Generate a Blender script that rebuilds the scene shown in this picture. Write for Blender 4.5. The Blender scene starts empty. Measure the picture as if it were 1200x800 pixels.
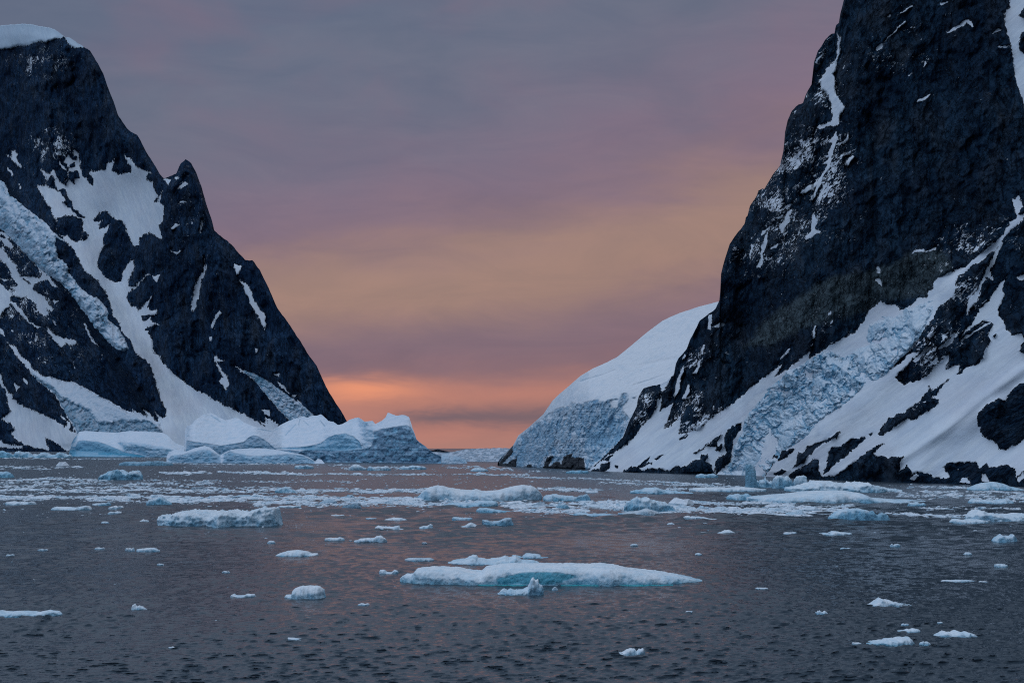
import bpy, math, random
import numpy as np
from mathutils import Vector

# ------------------------------------------------------------------ camera model
F = 1667.0            # focal length in photo pixels (1200 px wide)
HZ = 521.0            # horizon row of the photo
H = 20.0              # eye height above the water (ship's deck)
PITCH = math.atan((HZ - 400.0) / F)
CP, SP = math.cos(PITCH), math.sin(PITCH)

def ray(x, y):
    u = (np.asarray(x, float) - 600.0) / F
    v = (400.0 - np.asarray(y, float)) / F
    return u, CP - SP * v, SP + CP * v          # world direction (x, y, z), unnormalised

def at(x, y, Y):                                  # the point seen at a photo pixel at distance Y
    dx, dy, dz = ray(x, y)
    t = Y / dy
    return dx * t, Y + 0 * dx, H + dz * t

def shore(y):                                     # distance of the water seen at row y
    dx, dy, dz = ray(600, y)
    return H * dy / np.maximum(-dz, 1e-5)

def Z(ox, oy, s, *pts):
    return [(ox + a / s, oy + b / s) for a, b in pts]

# ------------------------------------------------------------------ numpy noise
_rs = np.random.RandomState(7)
_perm = _rs.permutation(256); _perm = np.concatenate([_perm, _perm, _perm])
_grad = _rs.normal(size=(256, 2)); _grad /= np.linalg.norm(_grad, axis=1)[:, None]
def pn(x, y, seed=0):
    x = np.asarray(x, float) + seed * 17.13; y = np.asarray(y, float) - seed * 9.71
    xi = np.floor(x).astype(int); yi = np.floor(y).astype(int)
    xf = x - xi; yf = y - yi
    xi &= 255; yi &= 255
    u = xf * xf * xf * (xf * (xf * 6 - 15) + 10); v = yf * yf * yf * (yf * (yf * 6 - 15) + 10)
    def g(ix, iy, fx, fy):
        k = _perm[_perm[ix & 255] + (iy & 255)]
        return _grad[k, 0] * fx + _grad[k, 1] * fy
    a = g(xi, yi, xf, yf); b = g(xi + 1, yi, xf - 1, yf)
    c = g(xi, yi + 1, xf, yf - 1); d = g(xi + 1, yi + 1, xf - 1, yf - 1)
    return 1.5 * ((a + (b - a) * u) + ((c + (d - c) * u) - (a + (b - a) * u)) * v)
def fbm(x, y, o=4, seed=0, gain=.5):
    r = 0; a = 1; f = 1
    for i in range(o):
        r = r + a * pn(x * f, y * f, seed + i * 3); a *= gain; f *= 2.03
    return r
def ridged(x, y, o=4, seed=0, gain=.5):
    r = 0; a = 1; f = 1
    for i in range(o):
        r = r + a * (1 - 2 * np.abs(pn(x * f, y * f, seed + i * 3))); a *= gain; f *= 2.1
    return r
def cells(x, y, seed=0):
    """blocky cells: (random value of the nearest point, distance to the border)"""
    xi = np.floor(x).astype(int); yi = np.floor(y).astype(int)
    d1 = np.full(x.shape, 9.); d2 = np.full(x.shape, 9.); val = np.zeros(x.shape)
    for i in (-1, 0, 1):
        for j in (-1, 0, 1):
            cx = xi + i; cy = yi + j
            k = _perm[(_perm[(cx + seed * 31) & 255] + cy) & 255]; k2 = _perm[k + 1]
            px = cx + k / 255.; py = cy + k2 / 255.
            d = np.hypot(px - x, py - y)
            m = d < d1
            d2 = np.where(m, d1, np.minimum(d2, d)); val = np.where(m, _perm[k2 + 5] / 255., val); d1 = np.where(m, d, d1)
    return val, d2 - d1
def facet(x, y, seed=0, k=1.15, tilt=.9):
    """broken rock: the upper envelope of randomly tilted four-sided wedges, one to a cell"""
    x = np.asarray(x, float); y = np.asarray(y, float); tilt = min(tilt, .6); k = max(k, 1.5)
    xi = np.floor(x).astype(int); yi = np.floor(y).astype(int)
    best = np.full(x.shape, -9.); R = (-2, -1, 0, 1, 2) if x.size < 160000 else (-1, 0, 1)
    for i in R:
        for j in R:
            cx = xi + i; cy = yi + j
            a = _perm[(_perm[(cx + seed * 31) & 255] + cy) & 255]; b = _perm[a + 1]; c = _perm[b + 2]; e = _perm[c + 3]; f = _perm[e + 4]
            dx = x - cx - .18 - .64 * a / 255.; dy = y - cy - .18 - .64 * b / 255.
            th = f / 255. * 3.14; ct, st = np.cos(th), np.sin(th)
            u = dx * ct + dy * st; v = -dx * st + dy * ct
            h = .6 * c / 255. + tilt * (e / 255. - .5) * u + tilt * (c / 255. - .5) * v - k * np.maximum(np.abs(u), .8 * np.abs(v))
            best = np.maximum(best, h)
    return best
def sm(x, a, b):
    t = np.clip((x - a) / (b - a), 0, 1); return t * t * (3 - 2 * t)

SDM = 9.0
def sdpoly(x, y, poly):
    """signed distance in photo pixels, positive inside, clamped to +-SDM"""
    P = np.asarray(poly, float)
    out = np.full(x.shape, -SDM)
    m = (x > P[:, 0].min() - SDM) & (x < P[:, 0].max() + SDM) & (y > P[:, 1].min() - SDM) & (y < P[:, 1].max() + SDM)
    if not m.any(): return out
    qx = x[m]; qy = y[m]
    d = np.full(qx.shape, 1e9); ins = np.zeros(qx.shape, bool)
    for i in range(len(P)):
        ax, ay = P[i]; bx, by = P[(i + 1) % len(P)]
        ex, ey = bx - ax, by - ay
        L = ex * ex + ey * ey + 1e-12
        t = np.clip(((qx - ax) * ex + (qy - ay) * ey) / L, 0, 1)
        d = np.minimum(d, (qx - ax - ex * t) ** 2 + (qy - ay - ey * t) ** 2)
        if ay != by:
            c = ((ay > qy) != (by > qy)) & (qx < (bx - ax) * (qy - ay) / (by - ay) + ax)
            ins ^= c
    d = np.sqrt(d)
    out[m] = np.clip(np.where(ins, d, -d), -SDM, SDM)
    return out
def paint(x, y, ops):
    sd = np.full(x.shape, -SDM)
    for kind, poly in ops:
        s = sdpoly(x, y, poly)
        P = np.asarray(poly, float); Q = np.roll(P, -1, 0)
        thin = abs((P[:, 0] * Q[:, 1] - Q[:, 0] * P[:, 1]).sum()) / 2 / np.hypot(*(P - Q).T).sum()
        if thin < 1.6: s = np.where(s > -1.2, s * 2.0 + 1.1, s)      # narrow threads must survive the fraying of their edges
        sd = np.maximum(sd, s) if kind else np.minimum(sd, -s)
    return sd
def blur(a, k, axis):
    if k < 2: return a
    for _ in range(2):
        p = np.pad(a, [(k, k) if i == axis else (0, 0) for i in range(a.ndim)], mode='edge')
        c = np.cumsum(p, axis=axis)
        n = a.shape[axis]
        a = (np.take(c, range(2 * k, 2 * k + n), axis) - np.take(c, range(0, n), axis)) / (2 * k)
    return a

# ------------------------------------------------------------------ mesh building
def link(o):
    bpy.context.scene.collection.objects.link(o); return o
def mesh_from(name, V, Fq, attrs=None, mat=None, smooth=True, tris=False):
    me = bpy.data.meshes.new(name)
    V = np.ascontiguousarray(V, dtype=np.float32); Fq = np.ascontiguousarray(Fq, dtype=np.int32)
    k = Fq.shape[1]; n = len(Fq)
    me.vertices.add(len(V)); me.vertices.foreach_set('co', V.ravel())
    me.loops.add(n * k); me.loops.foreach_set('vertex_index', Fq.ravel())
    me.polygons.add(n); me.polygons.foreach_set('loop_start', np.arange(0, n * k, k, dtype=np.int32))
    if attrs:
        for an, av in attrs.items():
            at_ = me.attributes.new(an, 'FLOAT', 'POINT'); at_.data.foreach_set('value', np.ascontiguousarray(av, dtype=np.float32).ravel())
    me.update(calc_edges=True); me.validate()
    me.polygons.foreach_set('use_smooth', [smooth] * n)
    if mat: me.materials.append(mat)
    return link(bpy.data.objects.new(name, me))
def tag(o, label=None, cat=None, group=None, kind=None):
    if label: o['label'] = label
    if cat: o['category'] = cat
    if group: o['group'] = group
    if kind: o['kind'] = kind
    return o
def recentre(o):
    """put the object's origin at the middle of its foot"""
    me = o.data; n = len(me.vertices); co = np.empty(n * 3, np.float32); me.vertices.foreach_get('co', co); co = co.reshape(-1, 3)
    c = np.array([(co[:, 0].min() + co[:, 0].max()) / 2, (co[:, 1].min() + co[:, 1].max()) / 2, 0], np.float32)
    co -= c; me.vertices.foreach_set('co', co.ravel()); o.location = [float(v) for v in c]; me.update()
    return o

def grid_faces(nr, nc, keep=None):
    idx = np.arange(nr * nc).reshape(nr, nc)
    q = np.stack([idx[:-1, :-1], idx[:-1, 1:], idx[1:, 1:], idx[1:, :-1]], -1)
    if keep is not None: q = q[keep]
    return q.reshape(-1, 4)

def relief(x0, x1, step, top, base, ops, slope_in, slope_out, extra=None, hb=10, rough=1.2, seed=0, rowstep=None, edge=.5):
    """A slope standing in the water: for every bearing from x0 to x1 it climbs from its waterline (base) to its skyline (top),
    getting farther away as it climbs by the slope of the ground it is on (degrees)."""
    xs = np.arange(x0, x1 + step / 2, step)
    tp = np.array(top, float); bs = np.array(base, float)
    ty = np.interp(xs, tp[:, 0], tp[:, 1]); by = np.interp(xs, bs[:, 0], bs[:, 1])
    ty = ty + edge * fbm(xs / 6., xs * 0 + 3.3, 4, seed) * sm(by - ty, 2, 20)
    ty = np.minimum(ty, by - .05)
    nr = int(max(6, np.max(by - ty) / (rowstep or step)))
    t = np.linspace(0, 1, nr)[:, None]                 # 0 = waterline, 1 = skyline
    X = np.repeat(xs[None], nr, 0); Yp = by + (ty - by) * t
    jx = rough * fbm(X / 7., Yp / 7., 4, seed + 5); jy = rough * fbm(X / 7., Yp / 7., 4, seed + 11)
    sd = paint(X + jx, Yp + jy, ops)
    w = sm(sd, -2.5, 2.5)
    cot = (1 / math.tan(math.radians(slope_in))) * w + (1 / math.tan(math.radians(slope_out))) * (1 - w)
    if extra is not None: cot = extra(X, Yp, sd, cot)
    dyp = np.diff(Yp, axis=0, prepend=Yp[:1]) * -1
    cot = blur(blur(cot, hb, 1), 4, 0)
    lnY = np.log(shore(by))[None] + np.cumsum(cot * dyp / F, 0)
    lnY = blur(lnY, max(2, hb), 1); Yb = blur(Yp, max(2, hb), 1)
    gr = np.gradient(lnY, axis=0) / np.minimum(np.gradient(Yb, axis=0), -1e-4)
    lnY = lnY + np.clip(gr, -.02, .0) * np.clip(Yp - Yb, -25, 25)      # the smoothing ran along rows that follow the skyline; undo its shift in height
    # keep the waterline where it belongs
    lnY = lnY - (lnY[:1] - np.log(shore(by))[None])
    return dict(X=X, Y=Yp, sd=sd, D=np.exp(lnY), xs=xs, by=by, ty=ty, t=t)

def build_relief(name, r, push, attrs, mat, backslope=50, foot=-4., back=True, keep=None, smooth=True):
    """push: metres towards the viewer at every point"""
    X, Yp = r['X'], r['Y']
    D = r['D'] - push * sm(Yp * 0 + r['t'], 0, .02)
    px, py, pz = at(X, Yp, D)
    V = np.stack([px, py, pz], -1); A = {k: v.copy() for k, v in attrs.items()}
    if keep is None:
        f = V[:1].copy(); f[..., 2] = foot
        V = np.concatenate([f, V], 0); A = {k: np.concatenate([v[:1], v], 0) for k, v in A.items()}
        if back:
            last = V[-1]; hgt = last[:, 2] - foot; rows = []
            for q in (.02, .08, .2, .4, .7, 1.0):
                b = last.copy(); b[:, 1] += hgt * q / math.tan(math.radians(backslope)) + q * 3
                b[:, 0] *= b[:, 1] / last[:, 1]
                b[:, 2] = last[:, 2] - hgt * (q ** 1.15)
                rows.append(b)
            V = np.concatenate([V, np.stack(rows)], 0); A = {k: np.concatenate([v, np.repeat(v[-1:], 6, 0)], 0) for k, v in A.items()}
        nr, nc = V.shape[:2]
        fq = grid_faces(nr, nc)
    else:
        nr, nc = V.shape[:2]
        k = keep[:-1, :-1] | keep[1:, :-1] | keep[:-1, 1:] | keep[1:, 1:]
        fq = grid_faces(nr, nc, k)
        used = np.unique(fq); mp = np.full(nr * nc, -1); mp[used] = np.arange(len(used))
        Vf = V.reshape(-1, 3)[used]; A = {k_: v.reshape(-1)[used] for k_, v in A.items()}
        return mesh_from(name, Vf, mp[fq], A, mat, smooth)
    return mesh_from(name, V.reshape(-1, 3), fq, A, mat, smooth)

# ------------------------------------------------------------------ node helpers
def lin(c):
    return tuple(((v / 255.) / 12.92 if v / 255. <= .04045 else ((v / 255. + .055) / 1.055) ** 2.4) for v in c) + (1.,)
class N:
    def __init__(s, nt): s.nt = nt; nt.nodes.clear()
    def n(s, t, **kw):
        o = s.nt.nodes.new(t)
        for k, v in kw.items():
            if k.startswith('i_'):
                key = k[2:]; key = int(key) if key.isdigit() else key.replace('_', ' ')
                s.put(o.inputs[key], v)
            else: setattr(o, k, v)
        return o
    def put(s, inp, v):
        if isinstance(v, bpy.types.NodeSocket): s.nt.links.new(v, inp)
        else: inp.default_value = v
    def m(s, op, a, b=0, c=0, clamp=False):
        o = s.nt.nodes.new('ShaderNodeMath'); o.operation = op; o.use_clamp = clamp
        s.put(o.inputs[0], a); s.put(o.inputs[1], b); s.put(o.inputs[2], c); return o.outputs[0]
    def mix(s, f, a, b, mode='MIX'):
        o = s.nt.nodes.new('ShaderNodeMix'); o.data_type = 'RGBA'; o.blend_type = mode; o.clamp_factor = True
        s.put(o.inputs[0], f); s.put(o.inputs[6], a); s.put(o.inputs[7], b); return o.outputs[2]
    def rng(s, v, a, b, c=0., d=1., smooth=False):
        o = s.nt.nodes.new('ShaderNodeMapRange'); o.interpolation_type = 'SMOOTHSTEP' if smooth else 'LINEAR'
        for i, q in enumerate((v, a, b, c, d)): s.put(o.inputs[i], q)
        return o.outputs[0]
    def noise(s, vec, scale, detail=4, rough=.55, dist=0.):
        o = s.nt.nodes.new('ShaderNodeTexNoise'); s.put(o.inputs['Vector'], vec); o.inputs['Scale'].default_value = scale
        o.inputs['Detail'].default_value = detail; o.inputs['Roughness'].default_value = rough; o.inputs['Distortion'].default_value = dist
        return o.outputs[0]
    def voro(s, vec, scale, rnd=1.0, metric='CHEBYCHEV'):
        o = s.nt.nodes.new('ShaderNodeTexVoronoi'); s.put(o.inputs['Vector'], vec); o.inputs['Scale'].default_value = scale
        o.distance = metric; o.feature = 'F1'; o.inputs['Randomness'].default_value = rnd
        return o.outputs['Distance']
    def map(s, vec, scale=(1, 1, 1), rot=(0, 0, 0)):
        o = s.nt.nodes.new('ShaderNodeMapping'); s.put(o.inputs[0], vec); o.inputs['Scale'].default_value = scale; o.inputs['Rotation'].default_value = rot
        return o.outputs[0]
    def attr(s, name):
        o = s.nt.nodes.new('ShaderNodeAttribute'); o.attribute_name = name; return o.outputs['Fac']
def material(name):
    m = bpy.data.materials.new(name); m.use_nodes = True; return m, N(m.node_tree)
# ================================================================== scene, world, camera, lights
sc = bpy.context.scene
sc.view_settings.view_transform = 'Standard'; sc.view_settings.look = 'None'; sc.view_settings.exposure = 0; sc.view_settings.gamma = 1
sc.view_settings.use_curve_mapping = False
sc.cycles.pixel_filter_type = 'BLACKMAN_HARRIS'; sc.cycles.filter_width = 1.1; sc.cycles.use_denoising = False; sc.cycles.max_bounces = 4; sc.cycles.diffuse_bounces = 3; sc.cycles.glossy_bounces = 2
cam = bpy.data.cameras.new('camera'); cam.lens = 50.0; cam.sensor_width = 36.0; cam.clip_start = 1; cam.clip_end = 120000
co_ = link(bpy.data.objects.new('camera', cam)); co_.location = (0, 0, H); co_.rotation_euler = (math.radians(90) + PITCH, 0, 0)
sc.camera = co_
SUN_AZ, SUN_EL = math.radians(-6.0), math.radians(4.0)
sd_ = bpy.data.lights.new('sun', 'SUN'); sd_.energy = .02; sd_.angle = math.radians(40); sd_.color = (1, .55, .38)
so = link(bpy.data.objects.new('sun', sd_))
sdir = Vector((math.sin(SUN_AZ) * math.cos(SUN_EL), math.cos(SUN_AZ) * math.cos(SUN_EL), math.sin(SUN_EL)))
so.rotation_euler = sdir.to_track_quat('Z', 'Y').to_euler(); so.location = (0, 0, 500)

def build_world():
    w = bpy.data.worlds.new('World'); sc.world = w; w.use_nodes = True
    g = N(w.node_tree)
    tc = g.n('ShaderNodeTexCoord').outputs['Generated']
    sp = g.n('ShaderNodeSeparateXYZ', i_0=tc).outputs
    hyp = g.m('SQRT', g.m('ADD', g.m('MULTIPLY', sp[0], sp[0]), g.m('MULTIPLY', sp[1], sp[1])))
    s = g.m('DIVIDE', sp[2], g.m('MAXIMUM', hyp, .001))           # tangent of the elevation
    az = g.m('ARCTAN2', sp[0], sp[1])                              # bearing, radians
    cv = g.n('ShaderNodeCombineXYZ', i_0=az, i_1=s).outputs[0]
    n1 = g.m('SUBTRACT', g.noise(g.map(cv, (5, 16, 1)), 1, 5, .55, .4), .5)
    n2 = g.m('SUBTRACT', g.noise(g.map(cv, (14, 60, 1)), 1, 5, .6, .6), .5)
    amp = g.rng(s, .0, .2, .016, .10)
    azc = g.m('MINIMUM', g.m('MAXIMUM', az, -.5), .5)
    t = g.m('MULTIPLY', s, g.m('SUBTRACT', 1.0, g.m('MULTIPLY', azc, 1.1)))
    t = g.m('ADD', t, g.m('MULTIPLY', n1, amp)); t = g.m('ADD', t, g.m('MULTIPLY', n2, .011))
    cr = g.n('ShaderNodeValToRGB', i_0=g.m('DIVIDE', t, .36)); el = cr.color_ramp; el.interpolation = 'B_SPLINE'
    stops = [(526, (170, 124, 115)), (508, (178, 124, 113)), (492, (170, 120, 112)), (474, (176, 124, 113)), (460, (180, 125, 113)), (446, (158, 117, 114)),
             (430, (133, 107, 115)), (395, (126, 107, 120)), (368, (142, 117, 119)), (345, (158, 129, 118)), (300, (158, 130, 121)), (268, (146, 121, 122)),
             (235, (131, 112, 126)), (190, (125, 111, 129)), (140, (115, 111, 130)), (80, (109, 112, 131)), (0, (104, 111, 131)), (-60, (98, 108, 130))]
    while len(el.elements) < len(stops): el.elements.new(.5)
    for e, (y, c) in zip(sorted(el.elements, key=lambda q: q.position), stops): pass
    for i, (y, c) in enumerate(stops):
        el.elements[i].position = min(1, max(0, (521 - y) / 1667. / .36))
    for i, (y, c) in enumerate(stops): el.elements[i].color = lin(c)
    col = cr.outputs[0]
    wisp = g.noise(g.map(cv, (9, 34, 1)), 1, 7, .62, .8)
    col = g.mix(1.0, col, g.mix(g.rng(wisp, .3, .7), (.94, .96, .985, 1), (1.12, 1.085, 1.06, 1)), 'MULTIPLY')
    # mauve and slate patches in the upper deck
    pn_ = g.noise(g.map(cv, (7, 12, 1)), 1, 4, .5, .3)
    up = g.rng(s, .17, .24, 0, 1, True)
    col = g.mix(g.m('MULTIPLY', g.rng(pn_, .48, .72, 0, .5, True), up), col, lin((128, 111, 130)))
    col = g.mix(g.m('MULTIPLY', g.rng(pn_, .52, .3, 0, .4, True), up), col, lin((88, 103, 124)))
    # glow of the set sun through the gap
    def gauss(v, c, wd): 
        d = g.m('DIVIDE', g.m('SUBTRACT', v, c), wd); return g.m('EXPONENT', g.m('MULTIPLY', g.m('MULTIPLY', d, d), -1))
    s2 = g.m('ADD', s, g.m('MULTIPLY', n2, .02))
    glow = g.m('MULTIPLY', gauss(az, -.106, .04), gauss(s2, .0385, .008))
    col = g.mix(g.m('MULTIPLY', glow, .75), col, lin((246, 158, 118)))
    # slate cloud bar low on the right of the gap
    bar = g.m('MULTIPLY', gauss(s2, g.rng(az, -.1, 0., .0180, .0200), g.rng(az, -.10, -.01, .0016, .0082)), g.rng(az, -.11, -.05, 0, 1, True))
    col = g.mix(g.m('MULTIPLY', bar, .95), col, lin((120, 101, 108)))
    # high sky: even overcast, brighter and bluer overhead and behind the viewer
    hi = g.n('ShaderNodeValToRGB', i_0=sp[2]); he = hi.color_ramp.elements
    he[0].position = .3; he[0].color = ZEN0; he[1].position = .9; he[1].color = ZEN1
    sky = g.n('ShaderNodeTexSky', sky_type='NISHITA', sun_disc=False); sky.sun_elevation = SUN_EL; sky.sun_rotation = SUN_AZ
    hc = g.mix(1.0, hi.outputs[0], g.mix(1.0, sky.outputs[0], (.05, .05, .05, 1), 'MULTIPLY'), 'ADD')
    hc = g.mix(g.rng(g.noise(tc, 2.2, 4, .5), .35, .65, 0, .25), hc, g.mix(1.0, hc, (.6, .65, .7, 1), 'MULTIPLY'))
    col = g.mix(g.rng(sp[2], .3, .48, 0, 1, True), col, hc)
    # away from the sunset the low sky is the same cold overcast
    back = g.rng(g.m('ABSOLUTE', az), .55, 1.3, 0, 1, True)
    col = g.mix(g.m('MULTIPLY', back, g.rng(sp[2], .7, .3, 0, 1)), col, BACKC)
    # the overcast is thinner over the left hand side of the channel
    side = g.m('SUBTRACT', 1.0, g.m('MULTIPLY', sp[0], g.m('MAXIMUM', g.rng(sp[2], .3, .5, 0, .62), g.m('MULTIPLY', back, .62))))
    sv = g.n('ShaderNodeCombineXYZ', i_0=side, i_1=side, i_2=side).outputs[0]
    col = g.mix(1.0, col, sv, 'MULTIPLY')
    bg = g.n('ShaderNodeBackground', i_Color=col, i_Strength=1.0)
    g.n('ShaderNodeOutputWorld', i_Surface=bg.outputs[0])
ZEN0 = (.20, .25, .36, 1); ZEN1 = (.62, .74, .93, 1); BACKC = (.16, .22, .32, 1)
build_world()

# ================================================================== materials
def mountain_mat(name, px, rot, drot, rock=((.022, .034, .054), (.05, .066, .088), (.075, .066, .062)), pale=(.11, .15, .165), wall_rot=-.08, k=1.0):
    """px: metres that one photo pixel spans on this face - sets the grain of the rock"""
    m, g = material(name)
    tc = g.n('ShaderNodeTexCoord').outputs['Object']
    v = g.map(tc, (1 / px, .35 / px, 1 / px))
    sd = g.attr('snow'); spk = g.attr('speck'); ice = g.attr('ice'); pl = g.attr('pale'); wl = g.attr('wall')
    vd = g.map(g.map(v, (1, 1, 1), (0, rot, 0)), (1, .6, .42)); vw = g.map(g.map(v, (1, 1, 1), (0, wall_rot, 0)), (1, .6, .3))
    vs = g.n('ShaderNodeMix', data_type='VECTOR', i_0=wl, i_4=vd, i_5=vw).outputs[1]
    fine = g.noise(v, .55, 5, .7); streak = g.noise(vs, .42, 7, .72, .25); mid = g.noise(vs, .075, 6, .62, .5); micro = g.noise(v, 1.3, 3, .7)
    cr = g.m('ABSOLUTE', g.m('SUBTRACT', g.noise(vs, .13, 5, .6, .4), .5)); crack = g.rng(cr, .0, .018, 1, 0, True)
    cr2 = g.m('ABSOLUTE', g.m('SUBTRACT', g.noise(g.map(vd, (1, 1, 1), (0, .9, 0)), .17, 4, .6, .6), .5)); crack = g.m('MAXIMUM', crack, g.rng(cr2, .0, .02, .8, 0, True))
    ed = g.m('ADD', sd, g.m('MULTIPLY', g.m('SUBTRACT', streak, .5), 8.0)); ed = g.m('ADD', ed, g.m('MULTIPLY', g.m('SUBTRACT', fine, .5), 4.0))
    snow = g.rng(ed, -.25, .25)
    # small patches lying on ledges
    va = g.map(g.map(v, (1, 1, 1), (0, drot, 0)), (1, 1, .3))
    s1 = g.noise(va, .8, 4, .62, .3); s0 = g.noise(v, .05, 4, .6); s2 = g.noise(va, .3, 4, .62, .4); s3 = g.noise(v, .28, 3, .6)
    dens = g.m('MULTIPLY', spk, g.rng(s0, .36, .64, .25, 1.15))
    sn2 = g.rng(g.m('SUBTRACT', s1, g.m('SUBTRACT', .86, g.m('MULTIPLY', dens, .29))), 0, .03)
    sn3 = g.rng(g.m('SUBTRACT', s2, g.m('SUBTRACT', .85, g.m('MULTIPLY', dens, .25))), 0, .02)
    line = g.rng(g.m('ABSOLUTE', g.m('SUBTRACT', g.noise(va, .22, 5, .6, .5), .5)), .006, .012, 1, 0)
    line = g.m('MULTIPLY', line, g.rng(g.m('ADD', s3, g.m('MULTIPLY', dens, .30)), .76, .80))
    snow = g.m('MAXIMUM', g.m('MAXIMUM', snow, line), g.m('MAXIMUM', sn2, sn3))
    rc = g.mix(g.rng(g.m('ADD', g.m('MULTIPLY', streak, .6), g.m('MULTIPLY', g.noise(vs, .17, 5, .6, .3), .4)), .38, .64), rock[0] + (1,), rock[1] + (1,))
    rc = g.mix(g.rng(mid, .48, .72, 0, .6), rc, rock[2] + (1,))
    rc = g.mix(g.rng(g.noise(v, .022, 4, .5), .40, .60, .0, .75), rc, g.mix(1.0, rc, (.42, .5, .6, 1), 'MULTIPLY'))
    rc = g.mix(pl, rc, g.mix(g.rng(streak, .3, .7), (pale[0] * .45, pale[1] * .45, pale[2] * .45, 1), pale + (1,)))
    rc = g.mix(g.m('MULTIPLY', crack, .7), rc, (.006, .010, .017, 1))
    rc = g.mix(g.rng(micro, .5, .75, 0, .25), rc, g.mix(1.0, rc, (2.3, 2.1, 1.9, 1), 'MULTIPLY'))
    dm = g.map(g.map(v, (1, 1, 1), (0, drot, 0)), (1, .5, .09)); drag = g.noise(dm, .33, 5, .6)
    sc_ = g.mix(g.rng(drag, .38, .66, 0, .75), (.82, .87, .91, 1), (.62, .70, .80, 1))
    sc_ = g.mix(g.rng(g.noise(v, .03, 4, .55), .45, .7, 0, .5), sc_, (.72, .71, .76, 1))
    sc_ = g.mix(g.m('MULTIPLY', ice, .85), sc_, (.42, .60, .74, 1))
    col = g.mix(snow, rc, sc_)
    wob = g.n('ShaderNodeVectorMath', operation='ADD', i_0=vs, i_1=g.n('ShaderNodeCombineXYZ', i_0=g.m('MULTIPLY', fine, 2.2), i_1=g.m('MULTIPLY', mid, 5.0), i_2=g.m('MULTIPLY', streak, 1.6)).outputs[0]).outputs[0]
    f1 = g.voro(wob, .11); f2 = g.voro(wob, .30); f3 = g.voro(wob, .75)
    hr = g.m('ADD', g.m('ADD', g.m('MULTIPLY', streak, .5), g.m('MULTIPLY', mid, 1.2)), g.m('MULTIPLY', crack, -.5))
    hr = g.m('SUBTRACT', hr, g.m('ADD', g.m('ADD', g.m('MULTIPLY', f1, 3.6), g.m('MULTIPLY', f2, 1.6)), g.m('MULTIPLY', f3, .55)))
    b1 = g.n('ShaderNodeBump', i_Strength=1.0, i_Distance=px * 1.9 * k, i_Height=g.m('MULTIPLY', hr, g.rng(snow, 0, 1, 1, .03)))
    b2 = g.n('ShaderNodeBump', i_Strength=.7, i_Distance=px * .8, i_Height=g.m('ADD', g.m('MULTIPLY', drag, g.rng(snow, 0, 1, 0, 1.1)), g.m('MULTIPLY', fine, g.rng(snow, 0, 1, .9, .12))), i_Normal=b1.outputs[0])
    p = g.n('ShaderNodeBsdfPrincipled', i_Base_Color=col, i_Roughness=.9, i_Normal=b2.outputs[0]); p.inputs['Specular IOR Level'].default_value = .05
    g.n('ShaderNodeOutputMaterial', i_Surface=p.outputs[0])
    return m

def ice_mat(name, px, white=(.76, .82, .88), blue=(.30, .52, .68), turq=(.05, .36, .46), dirt=(.17, .25, .32), bump=1.0):  # slate tint serves dirty ice and shade painted on ice faces
    m, g = material(name)
    tc = g.n('ShaderNodeTexCoord').outputs['Object']
    v = g.map(tc, (1 / px, 1 / px, 1 / px))
    bl = g.attr('blue'); tq = g.attr('turq'); dt = g.attr('dirt')
    n1 = g.noise(v, .16, 6, .62, .5); n2 = g.noise(v, .6, 5, .65); vs = g.noise(g.map(v, (1, 1, .25), (0, .25, 0)), .4, 5, .6, .5)
    geo = g.n('ShaderNodeNewGeometry'); nz = g.n('ShaderNodeSeparateXYZ', i_0=geo.outputs['Normal']).outputs[2]
    steep = g.rng(nz, .75, .15, 0, .42, True)
    f = g.m('ADD', g.m('ADD', bl, steep), g.m('MULTIPLY', g.m('SUBTRACT', n1, .5), 1.1), clamp=True)
    c = g.mix(f, white + (1,), blue + (1,))
    c = g.mix(g.rng(n2, .5, .8, 0, .35), c, (.55, .68, .78, 1))
    c = g.mix(g.m('MULTIPLY', dt, g.rng(vs, .3, .7, .55, 1.)), c, dirt + (1,))
    c = g.mix(g.m('MULTIPLY', tq, g.rng(n1, .3, .6, .7, 1.)), c, turq + (1,))
    wob = g.n('ShaderNodeVectorMath', operation='ADD', i_0=v, i_1=g.n('ShaderNodeCombineXYZ', i_0=g.m('MULTIPLY', n2, 3.), i_1=0., i_2=g.m('MULTIPLY', n1, 5.)).outputs[0]).outputs[0]
    fa = g.m('ADD', g.voro(wob, .18), g.m('MULTIPLY', g.voro(wob, .5), .4))
    hh = g.m('ADD', g.m('ADD', vs, g.m('MULTIPLY', n2, .4)), g.m('MULTIPLY', fa, g.m('MULTIPLY', g.m('ADD', g.m('ADD', bl, dt), steep, clamp=True), -2.6)))
    b = g.n('ShaderNodeBump', i_Strength=.8 * bump, i_Distance=px * 1.2, i_Height=hh)
    p = g.n('ShaderNodeBsdfPrincipled', i_Base_Color=c, i_Roughness=.6, i_Normal=b.outputs[0]); p.inputs['Specular IOR Level'].default_value = .25
    g.n('ShaderNodeOutputMaterial', i_Surface=p.outputs[0])
    return m

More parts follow.
